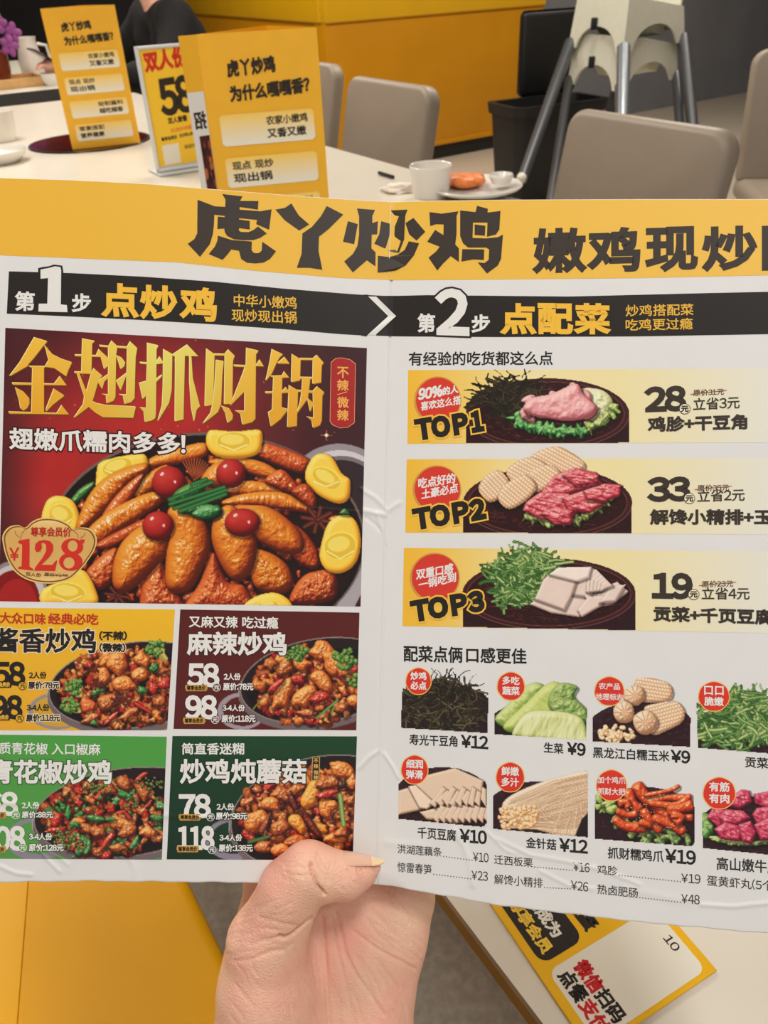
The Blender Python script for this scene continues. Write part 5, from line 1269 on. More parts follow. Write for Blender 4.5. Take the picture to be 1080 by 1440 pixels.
def hand_post(V, Q):
    N = vnormals(V, Q); x = 540 - V[:, 0] / V[:, 2] * FPX; y = 720 + V[:, 1] / V[:, 2] * FPX
    front = np.clip(N[:, 2] * 2.5, 0, 1) * (V[:, 2] > -.324)
    D = np.zeros(len(V))
    for pl, a, s in LINES:
        p = np.array(pl); m = (x > p[:, 0].min() - 12) & (x < p[:, 0].max() + 12) & (y > p[:, 1].min() - 12) & (y < p[:, 1].max() + 12)
        d = np.full(len(V), 99.); d[m] = seg_dist(x[m], y[m], pl)
        D = np.maximum(D, 1.5 * a * np.exp(-(d / (s * .85)) ** 2))
    return V - N * (D * front)[:, None]
SKIN_M = mat('skin', (220, 180, 154), .48, noise=.0, nscale=32, second=(217, 152, 136), sss=.10, bump=.14, bscale=1300, spec=.35, k=1.26)
_nt = SKIN_M.node_tree; _bs = _nt.nodes['Principled BSDF']; _old = _bs.inputs['Normal'].links[0].from_node
_tc = _nt.nodes.new('ShaderNodeTexCoord'); _vo = _nt.nodes.new('ShaderNodeTexVoronoi'); _vo.feature = 'DISTANCE_TO_EDGE'; _vo.inputs['Scale'].default_value = 620
_mp = _nt.nodes.new('ShaderNodeMapping'); _mp.inputs['Scale'].default_value = (1.0, 1.0, 1.7); _nt.links.new(_tc.outputs['Object'], _mp.inputs['Vector']); _nt.links.new(_mp.outputs['Vector'], _vo.inputs['Vector'])
_b2 = _nt.nodes.new('ShaderNodeBump'); _b2.inputs['Strength'].default_value = .28; _b2.inputs['Distance'].default_value = .0012
_nt.links.new(_vo.outputs['Distance'], _b2.inputs['Height']); _nt.links.new(_old.outputs['Normal'], _b2.inputs['Normal']); _nt.links.new(_b2.outputs['Normal'], _bs.inputs['Normal'])
hl = np.array([hp(300, 1760, .30), hp(640, 1760, .30), hp(300, 960, .34), hp(640, 960, .34), hp(300, 1760, .28)])
lo = hl.min(0) - .012; hi = hl.max(0) + .012; lo[2] = -.345; hi[2] = -.262
def seg_dist_ok(): pass
hand_me = sdf_mesh('hand', lo, hi, .00065, hand_sdf, hand_post)
def cam2world(me, org):
    n = len(me.vertices); c = np.empty(n * 3, np.float32); me.vertices.foreach_get('co', c); c = c.reshape(-1, 3) @ ROT.T + CAM - org
    me.vertices.foreach_set('co', c.astype(np.float32).ravel()); me.update()
HAND_LOC = at_depth(450, 1440, .305)
cam2world(hand_me, HAND_LOC)
hand = link('hand', hand_me, SKIN_M, None, tuple(HAND_LOC))
tag(hand, 'bare hand holding the menu from below, thumb pressed on its front', 'hand')
# thumbnail: a curved plate over the far upper side of the tip
NAIL_M = mat('thumbnail', (232, 186, 160), .25, noise=.02, coat=.3); NTIP_M = mat('nail_tip', (240, 212, 170), .3)
a, b = hp(474, 1231, .2909), hp(537, 1222, .2926); ax = (b - a) / np.linalg.norm(b - a)
upv = np.array([0, 1, -.1]); upv -= (upv @ ax) * ax; upv /= np.linalg.norm(upv); sdv = np.cross(ax, upv)
def nail(name, s0, s1, m, lift):
    rows = []
    for s in np.linspace(s0, s1, 14):
        r = (30 - 20 * np.clip(s, 0, 1) ** 1.5) * PXM + lift
        wd = 1.0 if s < .8 else math.sqrt(max(0.02, 1 - ((s - .8) / .3) ** 2))
        rows.append([a + (b - a) * s + r * (upv * math.cos(q * wd) + sdv * math.sin(q * wd)) for q in np.linspace(-.95, .95, 13)])
    P = [[(CAM + ROT @ q) - HAND_LOC for q in row] for row in rows]
    o = MB().grid(P).build(name, m, hand); md = o.modifiers.new('thickness', 'SOLIDIFY'); md.thickness = .0005; md.offset = 0; return o
nail('thumbnail', .12, .80, NAIL_M, .0003)['label'] = 'pale pink nail seen edge on'
nail('nail_tip', .78, 1.06, NTIP_M, .0004)

# ---------------------------------------------------------------- seated guest in black at the rear table
gx, gy = -.82, 4.47; GA = math.atan2(-TW[1], -TW[0])                        # facing the rear table
guest = empty('person', (gx, gy, 0), 'person in black clothes sitting at the rear table behind the leftmost table card', 'person', rz=GA)
J = dict(pel=(0, 0, .50), wai=(.02, 0, .68), che=(.10, 0, .90), nek=(.15, 0, 1.05), hed=(.20, 0, 1.20), crn=(.19, 0, 1.27))
def body_sdf(gr, parts):
    def f(X, Y, Z):
        P = (X, Y, Z); o = None
        def add(a, b, ra, rb, k=.03):
            nonlocal o
            c = cone(P, a, b, ra + gr, rb + gr); o = c if o is None else smin(o, c, k)
        if 'torso' in parts:
            for s in (-1, 1):
                add((0, s * .09, .50), (.03, s * .09, .68), .115, .105); add((.03, s * .09, .68), (.09, s * .11, .90), .105, .11); add((.09, s * .11, .90), (.12, s * .17, .985), .10, .065)
            add((.12, -.17, .985), (.12, .17, .985), .062, .062)
        if 'legs' in parts:
            for s in (-1, 1): add((0, s * .09, .50), (.42, s * .11, .50), .085, .065); add((.42, s * .11, .50), (.40, s * .11, .09), .06, .04); add((.40, s * .11, .05), (.55, s * .12, .035), .04, .032, .015)
        if 'arms' in parts:
            for s, e_, h_ in ((-1, (.28, -.33, .80), (.56, -.16, .83)), (1, (.26, .35, .79), (.50, .16, .80))):
                add((.12, s * .19, .98), e_, .06, .045)
                if 'fore' in parts: add(e_, h_, .042, .028)
                else: add(e_, tuple(np.array(e_) * .55 + np.array(h_) * .45), .045, .04)
        if 'head' in parts:
            add((.13, 0, 1.0), (.17, 0, 1.12), .055, .05, .02); add((.19, 0, 1.25), (.21, 0, 1.17), .092, .065, .02); add((.275, 0, 1.19), (.29, 0, 1.185), .014, .012, .012)
        if 'hands' in parts:
            for s, h_ in ((-1, (.56, -.16, .83)), (1, (.50, .16, .80))):
                h_ = np.array(h_); q = h_ + np.array([.07, .03 * -s, .0]); add(tuple(h_), tuple(q), .028, .034, .01)
                for k in range(4):
                    r = q + np.array([.0, (k - 1.5) * .018, 0]); m_ = r + np.array([.045, 0, .006]); add(tuple(r), tuple(m_), .010, .009, .004); add(tuple(m_), tuple(m_ + np.array([.02, 0, -.022])), .009, .008, .004)
                add(tuple(h_ + np.array([.02, -s * .02, .01])), tuple(h_ + np.array([.06, -s * .065, .02])), .013, .010, .005)
        return o
    return f
link('body', sdf_mesh('body', (-.2, -.5, -.01), (.8, .5, 1.40), .012, body_sdf(0, ('torso', 'legs', 'arms', 'fore', 'head', 'hands'))), SKIN_M, guest)
CLO_M = mat('black_knit', (22, 21, 22), .9, noise=.2, nscale=60, bump=.2, bscale=300)
link('black_top', sdf_mesh('black_top', (-.25, -.55, .3), (.75, .55, 1.12), .012, body_sdf(.016, ('torso', 'arms'))), CLO_M, guest)
link('dark_trousers', sdf_mesh('dark_trousers', (-.25, -.35, .055), (.65, .35, .65), .012, body_sdf(.012, ('legs',))), mat('dark_denim', (34, 36, 44), .9), guest)
link('hair', sdf_mesh('hair', (-.1, -.2, 1.0), (.4, .2, 1.42), .01, lambda X, Y, Z: np.maximum(smin(cone((X, Y, Z), (.18, 0, 1.255), (.15, 0, 1.20), .105, .10), cone((X, Y, Z), (.12, 0, 1.2), (.10, 0, 1.05), .08, .05), .02), (X - .235) + .35 * (Z - 1.27) * -1)), mat('black_hair', (20, 16, 15), .5), guest)
PHN_M = mat('dark_phone_glass', (60, 34, 34), .1, noise=.2, nscale=8)
w2 = Matrix.Translation((gx, gy, 0)) @ Matrix.Rotation(GA, 4, 'Z')
pp = w2 @ Vector((.66, -.15, .875))
e = empty('phone', tuple(pp), 'dark phone held up in the hand of the person in black', 'phone', rz=GA)
MB().box((0, 0, 0), (.085, .16, .009), .004, M=Matrix.Rotation(-.6, 4, 'Y')).build('phone_body', PHN_M, e)
ST_M = mat('black_stool', (30, 28, 28), .6)
e = empty('stool', (gx - TW[0] * .02, gy, 0), 'black stool under the person in black', 'stool', rz=GA)
MB().lathe([(.001, .375), (.17, .375), (.18, .36), (.18, .335), (.17, .325), (.001, .325)], seg=32).build('seat', ST_M, e)
for k in range(4): a_ = k * 1.571 + .785; MB().tube([(.12 * math.cos(a_), .12 * math.sin(a_), .33), (.17 * math.cos(a_), .17 * math.sin(a_), 0)], .014, 10).build('leg', ST_M, e)
menu = empty('menu', tuple(MENU_LOC), 'open folded restaurant menu with yellow header and food pictures, held up in a hand', 'menu')

# the sheet itself
TOP = [(-40, 249), (0, 250), (100, 253), (200, 258), (300, 266), (400, 274), (500, 281), (553, 284), (575, 283), (700, 281), (900, 280), (1080, 280), (1190, 280)]
BOT = [(-40, 1243), (0, 1241), (120, 1239), (330, 1241), (530, 1243), (560, 1248), (700, 1273), (900, 1297), (1080, 1313), (1190, 1322)]
def page_mesh():
    top = np.array(TOP, float); bot = np.array(BOT, float); ny = 440
    xs = np.concatenate([np.arange(-40, 524, 2.2), np.arange(524, 560, .8), np.arange(560, 1190.5, 2.2)]); nx = len(xs) - 1
    yt = np.interp(xs, top[:, 0], top[:, 1]); yb = np.interp(xs, bot[:, 0], bot[:, 1])
    yb = yb + .8 * np.sin(xs * .11) * np.sin(xs * .037)
    v = np.linspace(0, 1, ny + 1)[:, None]; Y = yt * (1 - v) + yb * v
    X = np.tile(xs, (ny + 1, 1)) + 0 * Y
    A = menu_pt(X.ravel(), Y.ravel(), 0); Bk = menu_pt(X.ravel(), Y.ravel(), -7)
    i, j = np.meshgrid(np.arange(nx), np.arange(ny)); a = (j * (nx + 1) + i).ravel(); W = nx + 1
    f = np.stack([a, a + W, a + W + 1, a + 1], 1); n = len(A); g = f[:, ::-1] + n
    e = []
    for row in (0, ny):
        for k in range(nx):
            p = row * W + k; q = [p, p + 1, p + 1 + n, p + n]; e.append(q if row == 0 else q[::-1])
    for c in (0, nx):
        for k in range(ny):
            p = k * W + c; q = [p, p + n, p + W + n, p + W]; e.append(q if c == 0 else q[::-1])
    return mesh_np('page', np.vstack([A, Bk]), np.vstack([f, g, np.array(e)]).astype(np.int32), True)
link('page', page_mesh(), PAPER_M, menu)

P_ = lambda: Print(menu_pt)
DARK = (58, 50, 44); BLACK = (36, 32, 30); YEL = (238, 186, 62); WHITE = (228, 226, 222)
# header
band = P_().band([(-40, 249.5), (0, 250.5), (100, 253.5), (200, 258.5), (300, 266.5), (400, 274.5), (500, 281.5), (553, 284.5), (575, 283.5), (700, 281.5), (900, 280.5), (1080, 280.5), (1190, 280.5)],
                 [(-40, 358), (0, 359), (100, 363), (250, 369), (350, 380), (480, 391), (560, 394), (700, 393), (900, 391), (1080, 387), (1190, 384)], lambda X, Y: rgb((232, 180, 60)) + (rgb((236, 190, 82)) - rgb((232, 180, 60))) * np.clip((X - 0) / 1080, 0, 1)[:, None], 1).build('header_band', menu)
t = P_()
def strokes(pr, polys, f, col, layer, dl=.12):
    for k, p in enumerate(polys): pr.poly([f(x, y) for x, y in p], col, layer + dl * k)
z1 = lambda x, y: (250 + x / 4.32, 260 + y / 4.32)
z2 = lambda x, y: (480 + x / 4.32, 260 + y / 4.32)
strokes(t, [[(120, 90), (225, 130), (290, 133), (285, 188), (222, 181), (220, 240), (213, 300), (195, 360), (135, 437), (60, 358), (100, 330), (118, 295)],
            [(270, 55), (393, 70), (378, 97), (372, 210), (437, 219), (437, 271), (372, 262), (372, 278), (385, 286), (430, 287), (460, 274), (487, 252), (541, 295), (500, 322), (460, 335), (400, 336), (340, 330), (300, 310), (286, 288), (282, 265), (240, 268), (243, 192), (285, 196), (290, 90)],
            [(370, 97), (490, 98), (487, 150), (370, 133)], [(285, 133), (376, 150), (500, 160), (570, 148), (555, 272), (476, 238), (482, 212), (372, 202), (285, 180)],
            [(243, 308), (330, 335), (440, 343), (450, 345), (448, 395), (460, 412), (475, 415), (495, 413), (510, 398), (513, 345), (597, 403), (560, 450), (520, 472), (470, 477), (420, 472), (385, 450), (372, 400), (325, 392), (300, 425), (272, 455), (188, 420), (225, 375), (240, 340)],
            [(593, 150), (650, 140), (690, 112), (735, 185), (798, 240), (738, 277), (650, 215)], [(905, 128), (1005, 180), (920, 265), (858, 315), (855, 400), (878, 515), (800, 503), (723, 503), (752, 420), (757, 295), (815, 255), (870, 190)]], z1, DARK, 2)
strokes(t, [[(40, 220), (100, 238), (78, 360), (10, 345)], [(95, 143), (205, 152), (188, 190), (188, 232), (222, 220), (218, 300), (185, 302), (183, 385), (208, 410), (207, 495), (155, 458), (70, 532), (17, 465), (70, 420), (98, 370), (108, 300), (108, 190)],
            [(242, 220), (303, 238), (295, 300), (268, 387), (200, 357), (230, 300)], [(300, 155), (402, 150), (388, 190), (382, 330), (350, 413), (285, 400), (308, 370), (318, 300), (318, 190)], [(438, 200), (510, 285), (457, 338), (412, 300), (390, 232)],
            [(410, 342), (473, 355), (440, 430), (390, 490), (330, 520), (220, 533), (222, 430), (290, 438), (340, 425), (385, 395)],
            [(535, 165), (610, 175), (712, 160), (700, 190), (700, 300), (692, 362), (714, 385), (714, 468), (665, 432), (620, 475), (583, 520), (530, 442), (575, 405), (598, 375), (522, 345), (570, 273), (620, 305), (622, 240), (575, 238), (540, 250)],
            [(722, 155), (815, 165), (825, 127), (890, 145), (888, 168), (967, 158), (960, 270), (940, 300), (885, 315), (888, 228), (800, 228), (797, 322), (880, 325), (950, 318), (982, 302), (970, 450), (950, 490), (885, 538), (828, 470), (870, 475), (895, 455), (898, 392), (880, 380), (770, 380), (740, 355), (722, 310), (722, 200)],
            [(810, 240), (875, 248), (872, 308), (810, 303)], [(735, 390), (868, 392), (866, 455), (800, 452), (730, 465)]], z2, DARK, 2)
t.build('title_lettering', band)
t = P_()
for s_, a, b in (('嫩', 752, 822), ('鸡', 829, 898), ('现', 910, 979), ('炒', 990, 1062), ('口', 1074, 1130)):
    t.text(s_, (a, 382 - (a - 750) * .012), (b, 381 - (b - 750) * .012), 58, DARK, 2, w=2.6)
t.build('slogan_lettering', band)
for k in (-1.6, 1.6):
    t = P_(); t.line([(551 + k, 288), (550 + k, 330), (548.5 + k, 385)], .8, WHITE, 4); t.build('fold_crack', band)

# step banners
def banner(name, top, bot): return P_().band(top, bot, BLACK, 1, 8, 6).build(name, menu)
b1 = banner('step_banner', [(12.5, 381.5), (100, 384), (200, 389), (300, 396), (400, 406), (500, 414), (540, 416)], [(9.5, 441), (100, 445), (200, 450), (300, 456), (400, 463), (480, 470), (516, 472)])
b2 = banner('step_banner', [(529, 416), (560, 416), (600, 415), (800, 417), (1000, 412), (1190, 408)], [(529, 472), (560, 473), (700, 474), (900, 473), (1190, 468)])
t = P_(); t.poly([(529, 417), (557, 444.5), (528, 471), (517, 471), (546, 444.5), (518, 417)], WHITE, 2.4)
t.poly([(512, 414), (518, 414.5), (546, 444.5), (515, 473), (508, 472)], BLACK, 2.2); t.build('arrow_mark', b1)
t = P_()
one = [(57, 379), (68, 377), (77, 374.5), (85, 375.5), (86, 380), (85.5, 428), (94, 429), (95, 439), (54, 438), (54.5, 427), (66.5, 427), (67.5, 391), (57, 392)]
oc = np.array(one).mean(0); oc[0] = 74
hal = [(53.5, 377), (60, 375.5), (68, 374.5), (76, 372), (87.5, 373.5), (89, 382), (88.5, 400), (60, 402), (54, 394)]
t.poly(hal, BLACK, 1.6); t.poly(one, WHITE, 2.4)
t.text('第', (22, 436), (48, 437), 26, WHITE, 2, w=.9); t.text('步', (102, 438), (127, 439), 25, WHITE, 2, w=.9)
for s_, a in (('点', 145), ('炒', 199), ('鸡', 255)): t.text(s_, (a, 443 + (a - 145) * .05), (a + 48, 445.5 + (a - 145) * .05), 44, YEL, 2, w=2.0)
t.text('中华小嫩鸡', (329, 430.5), (417, 434.5), 17, (230, 180, 66), 2, w=.25); t.text('现炒现出锅', (326, 451.5), (417, 455), 17, (230, 180, 66), 2, w=.25)
t.build('lettering', b1)
t = P_()
t.text('2', (616, 468), (657, 469.5), 60, WHITE, 2.4, w=3.2, halo=BLACK, hw=2.6)
t.text('第', (588, 466.5), (611, 467), 25, WHITE, 2, w=.9); t.text('步', (664, 467), (688, 467), 24, WHITE, 2, w=.9)
for s_, a in (('点', 706), ('配', 758), ('菜', 810)): t.text(s_, (a, 468), (a + 46, 468.5), 40, YEL, 2, w=2.0)
t.text('炒鸡搭配菜', (880, 445), (975, 443), 16, (230, 180, 66), 2, w=.25); t.text('吃鸡更过瘾', (880, 465), (974, 463), 16, (230, 180, 66), 2, w=.25)
t.build('lettering', b2)

# the big picture on the left page
MAINQ = [(7.5, 461), (516, 489.5), (507, 853), (-2, 845.5)]
cv = art_main(); pic = picture(cv, 'dish_picture', menu, MAINQ, 1.0, 1.2)
GOLD = lambda X, Y: rgb((232, 172, 52)) + (rgb((224, 204, 96)) - rgb((232, 172, 52))) * np.exp(-((X - 235) / 95) ** 2)[:, None] + (rgb((250, 214, 90)) - rgb((232, 172, 52))) * (.35 * np.clip((545 - Y) / 60, -1, 1))[:, None]
LGOLD = (250, 232, 160); DGOLD = (120, 78, 22)
m1 = lambda x, y: (x / 5.4, 465 + y / 5.4)
m2 = lambda x, y: (180 + x / 5.4, 470 + y / 5.4)
m3 = lambda x, y: (340 + x / 5.4, 480 + y / 5.4)
G1 = [[(260, 50), (358, 80), (330, 110), (260, 200), (215, 250), (205, 268), (70, 345), (150, 240)], [(335, 105), (400, 180), (470, 215), (545, 240), (520, 290), (500, 345), (410, 282), (340, 272), (368, 225), (350, 150)], [(215, 268), (345, 270), (332, 284), (332, 630), (238, 630), (246, 284)], [(92, 393), (410, 403), (455, 345), (505, 413), (95, 408)],
      [(115, 430), (180, 465), (220, 510), (222, 550), (205, 585), (175, 605), (155, 590), (145, 530)], [(408, 440), (487, 492), (400, 560), (350, 612), (350, 590)], [(65, 614), (430, 626), (468, 565), (522, 634), (70, 628)],
      [(625, 60), (718, 78), (698, 95), (692, 325), (618, 315)], [(570, 180), (730, 186), (750, 140), (820, 205), (825, 260), (790, 290), (765, 197), (570, 192)], [(567, 310), (692, 314), (692, 326), (567, 322)],
      [(583, 322), (602, 325), (655, 460), (690, 330), (712, 285), (775, 340), (745, 380), (720, 470), (700, 535), (740, 552), (800, 565), (900, 570), (1030, 577), (1010, 660), (780, 655), (720, 620), (672, 577), (560, 662), (630, 560), (640, 500)],
      [(755, 108), (825, 115), (848, 75), (890, 115), (880, 180), (875, 500), (860, 530), (810, 550), (805, 490), (770, 480), (822, 485), (822, 125), (758, 120)], [(740, 385), (822, 330), (822, 355), (790, 385), (775, 440)],
      [(885, 115), (965, 122), (988, 80), (1040, 130), (1028, 200), (1020, 510), (995, 540), (945, 555), (935, 495), (900, 483), (960, 485), (965, 134), (885, 127)], [(882, 186), (925, 205), (950, 240), (940, 270), (915, 290), (900, 240)], [(882, 380), (965, 318), (945, 370), (915, 450)]]
G2 = [[(145, 65), (230, 85), (215, 110), (210, 600), (205, 635), (180, 652), (128, 665), (120, 590), (90, 555), (140, 560), (140, 460), (110, 490), (85, 370), (140, 355), (145, 226), (92, 222), (92, 210), (145, 214)], [(212, 212), (240, 168), (270, 218), (212, 226)], [(212, 340), (258, 305), (255, 318), (212, 362)],
      [(268, 112), (335, 150), (330, 420), (310, 520), (225, 660), (258, 540), (265, 400)], [(333, 157), (450, 78), (532, 165), (430, 162), (425, 400), (420, 645), (355, 660), (358, 300), (358, 172)], [(466, 165), (480, 165), (490, 330), (545, 545), (520, 570), (500, 662), (480, 560), (466, 360)],
      [(595, 108), (655, 150), (650, 350), (640, 535), (583, 545), (588, 300)], [(648, 147), (735, 149), (762, 115), (808, 160), (795, 200), (790, 525), (730, 530), (735, 160), (648, 158)], [(668, 195), (725, 205), (715, 300), (705, 530), (680, 590), (565, 680), (625, 600), (645, 520), (660, 350)],
      [(708, 543), (770, 565), (795, 610), (790, 645), (755, 672), (740, 600)], [(898, 103), (990, 125), (970, 150), (965, 640), (940, 665), (868, 685), (855, 605), (812, 580), (885, 582), (885, 430), (775, 540), (800, 480), (870, 300), (888, 247), (805, 243), (806, 232), (895, 236)], [(968, 240), (1000, 192), (1030, 242)]]
G3 = [[(228, 58), (310, 98), (285, 120), (260, 165), (225, 245), (180, 298), (195, 240), (215, 140)], [(270, 166), (325, 118), (362, 168)], [(215, 263), (305, 260), (322, 228), (358, 272), (305, 275), (300, 500), (350, 515), (290, 590), (220, 645), (200, 540), (230, 520), (240, 275)], [(180, 382), (300, 383), (335, 348), (365, 388), (180, 394)],
      [(380, 95), (445, 135), (440, 295), (375, 308)], [(443, 127), (540, 129), (570, 103), (620, 160), (605, 180), (600, 310), (537, 322), (540, 140), (443, 139)], [(440, 270), (540, 272), (540, 284), (440, 283)], [(460, 283), (518, 283), (500, 430), (415, 548), (440, 470), (455, 380)], [(495, 425), (545, 468), (518, 532)],
      [(358, 332), (425, 372), (415, 640), (345, 650)], [(423, 369), (540, 377), (572, 342), (625, 385), (610, 410), (605, 600), (590, 635), (540, 655), (530, 600), (492, 571), (545, 580), (540, 391), (423, 381)]]
t = P_()
for G, f in ((G1, m1), (G2, m2), (G3, m3)):
    strokes(t, G, lambda x, y: (f(x, y)[0] + 1.2, f(x, y)[1] + 1.7), DGOLD, 2.0, .02)
    strokes(t, G, lambda x, y: (f(x, y)[0] - .45, f(x, y)[1] - .45), LGOLD, 2.6, .02)
    strokes(t, G, lambda x, y: (f(x, y)[0] + .35, f(x, y)[1] + .35), GOLD, 3.2, .02)
t.build('title_lettering', pic)
t = P_(); t.text('翅嫩爪糯肉多多!', (14, 631), (260, 639), 29, WHITE, 3, w=.9, halo=(60, 18, 18), hw=1.8); t.build('lettering', pic)
# pepper tag
t = P_(); bx = [(466, 510), (472, 504.5), (480, 503.5), (492, 506), (499.5, 512), (498, 594), (489, 600.5), (478, 601.5), (468, 597), (464.5, 592)]
t.poly([(x + (x - 482) * .05, y + (y - 553) * .016) for x, y in bx], (226, 150, 110), 2); t.poly(bx, (168, 38, 38), 2.4)
for s_, y in (('不', 531), ('辣', 549), ('微', 573), ('辣', 591)): t.text(s_, (474.5, y), (490, y + .5), 15, (236, 170, 84), 3, w=.4)
t.line([(474, 555), (488, 551)], 1.1, (236, 170, 84), 3); t.build('spice_tag', pic)
# member price badge
n1 = lambda x, y: (x / 3.857, 710 + y / 3.857)
bd = [(20, 190), (30, 150), (60, 122), (105, 115), (140, 128), (175, 98), (215, 80), (265, 76), (320, 85), (370, 110), (395, 135), (430, 127), (475, 132), (505, 155), (518, 195), (505, 245), (470, 300), (430, 350), (380, 395), (320, 415), (255, 420), (190, 412), (130, 390), (80, 350), (40, 280)]
t = P_(); ce = n1(268, 250)
t.poly([(ce[0] + (n1(x, y)[0] - ce[0]) * 1.03, ce[1] + (n1(x, y)[1] - ce[1]) * 1.04) for x, y in bd], (232, 196, 120), 2, True)
t.poly([n1(x, y) for x, y in bd], (130, 88, 40), 2.4, True)
gb = lambda X, Y: rgb((214, 168, 96)) + (rgb((242, 206, 140)) - rgb((214, 168, 96))) * np.exp(-((X - 69) / 32) ** 2)[:, None]
t.poly([(ce[0] + (n1(x, y)[0] - ce[0]) * .965, ce[1] + (n1(x, y)[1] - ce[1]) * .955) for x, y in bd], gb, 2.8, True)
t.line([n1(x, y) for x, y in ((140, 130), (122, 150), (112, 178), (112, 200))], .8, (150, 104, 50), 3.2); t.line([n1(x, y) for x, y in ((395, 136), (420, 160), (425, 185))], .8, (150, 104, 50), 3.2)
t.line([n1(x, y) for x, y in ((82, 140), (86, 160), (104, 176))], 1.6, (176, 130, 66), 3.2); t.line([n1(x, y) for x, y in ((462, 150), (455, 168), (435, 180))], 1.6, (176, 130, 66), 3.2)
t.text('尊享会员价', n1(168, 170), n1(384, 172), 13, (180, 40, 32), 3.5, w=.35)
RD = (206, 48, 36)
t.text('¥', n1(52, 302), n1(103, 300), 17.5, RD, 3.5, w=.5)
t.poly([n1(x, y) for x, y in ((100, 195), (130, 188), (160, 183), (160, 335), (180, 347), (181, 357), (98, 347), (98, 338), (117, 332), (120, 215), (98, 206))], RD, 3.5)
t.poly([n1(x, y) for x, y in ((188, 240), (192, 212), (212, 195), (240, 190), (272, 197), (289, 218), (288, 248), (270, 280), (225, 325), (285, 325), (300, 305), (311, 300), (299, 359), (186, 357), (190, 340), (232, 285), (250, 250), (250, 218), (238, 204), (224, 208), (228, 232), (218, 252), (198, 256))], RD, 3.5)
def ringp(cx, cy, rx, ry, hx, hy, hrx, hry):
    a = [n1(cx + rx * math.cos(k * .2618), cy + ry * math.sin(k * .2618)) for k in range(24)]; b = [n1(hx + hrx * math.cos(k * .2618), hy + hry * math.sin(k * .2618)) for k in range(24)][::-1]
    t.poly(a, RD, 3.5, False, [b])
ringp(392, 228, 60, 46, 394, 222, 27, 31); ringp(384, 308, 64, 50, 374, 314, 30, 31)
t.poly([n1(x, y) for x, y in ((425, 200), (440, 186), (460, 188), (456, 206), (440, 216))], RD, 3.6)
t.text('双人份', n1(140, 384), n1(222, 392), 5.2, (90, 60, 40), 3.5, w=.2); t.text('原价¥148', n1(240, 386), n1(368, 392), 5, (90, 60, 40), 3.5, w=.1); t.line([n1(238, 382), n1(370, 384)], .7, (90, 60, 40), 3.7)
t.build('price_badge', pic)

# the four dish panels
DQ = [[(-18, 854.5), (246, 857), (235, 1027), (-18, 1027)], [(253.5, 857), (505.5, 861.5), (501, 1027), (244, 1025)], [(-18, 1033), (234.5, 1036), (227.5, 1209), (-18, 1207.5)], [(242.5, 1035), (502, 1035.5), (496, 1209.5), (234.5, 1208.5)]]
pan = []
for k in range(4): pan.append(picture(art_dish(k), 'dish_panel', menu, DQ[k], 1.0, 1.25))
def dish(k, sub, ttl, pr, W=WHITE, halo=(50, 40, 34), subc=None):
    t = P_()
    for (b, p0, p1, h, w) in sub: t.text(b, p0, p1, h, subc or W, 3, w=w)
    for (b, p0, p1, h, w, ln) in ttl: t.text(b, p0, p1, h, BLACK if k == 0 else W, 3, w=w, lean=ln, halo=(238, 220, 190) if k == 0 else halo, hw=1.3)
    for (b, p0, p1, h, w, hl) in pr: t.text(b, p0, p1, h, BLACK if k == 0 else W, 3, w=w, halo=hl, hw=.9)
    t.build('lettering', pan[k])
def member(k, x, y):
    t = P_(); t.poly([(x, y), (x + 30, y), (x + 31, y + 5), (x + 29, y + 9), (x + 1, y + 9), (x - 1, y + 4)], (40, 28, 16) if k == 0 else (196, 150, 66), 4); t.text('尊享会员价', (x + 2, y + 7.6), (x + 28, y + 7.6), 6.2, (236, 186, 70) if k == 0 else (40, 26, 16), 4.5, w=.25); t.build('price_tag', pan[k])
def yuan(k, x, y, r=5.0):
    t = P_(); t.disc(x, y, r + .9, r + .9, BLACK if k == 0 else WHITE, 4); t.disc(x, y, r, r, (232, 178, 44) if k == 0 else ((88, 30, 28), (78, 150, 66), (22, 62, 38))[k - 1], 4.4); t.text('元', (x - 3.3, y + 3), (x + 3.3, y + 3), 6, BLACK if k == 0 else WHITE, 4.8, w=.3); t.build('currency_mark', pan[k])
dish(0, [('大众口味', (0, 876), (64, 878), 15, .5), ('经典必吃', (68, 877.5), (138, 878.5), 15, .5)],
     [('酱香炒鸡', (-8, 916.5), (134, 918), 33, 1.0, 0.0)],
     [('(不辣)', (140, 900), (178, 900), 12, .6, None), ('(微辣)', (140, 916.5), (176, 917), 12, .6, (238, 220, 190)), ('58', (-8, 963), (34, 963), 31, 1.7, None), ('98', (-10, 1010), (30, 1010), 31, 1.7, None), ('2人份', (41, 954), (65, 954), 9, .35, None), ('原价:78元', (40, 968.5), (83, 968.5), 10, .4, (238, 220, 190)), ('3-4人份', (38, 999.5), (69, 999.5), 9, .35, None), ('原价:118元', (37, 1014.5), (84, 1014.5), 10, .4, (238, 220, 190))], subc=(190, 52, 30))
dish(1, [('又麻又辣', (266, 882), (334, 883), 16, .4), ('吃过瘾', (341, 883), (391, 884), 16, .4)], [('麻辣炒鸡', (264, 920), (402, 921), 31, 1.15, 0)],
     [('58', (265, 965), (307, 965), 31, 1.7, (60, 22, 20)), ('98', (262, 1010), (304, 1010), 31, 1.7, (60, 22, 20)), ('2人份', (315, 956), (338, 956), 9, .35, None), ('原价:78元', (314, 970.5), (356, 970.5), 10, .4, (60, 22, 20)), ('3-4人份', (313, 1000), (344, 1000), 9, .35, (60, 22, 20)), ('原价:118元', (312, 1015.5), (359, 1015.5), 10, .4, (60, 22, 20))], halo=(70, 26, 24))
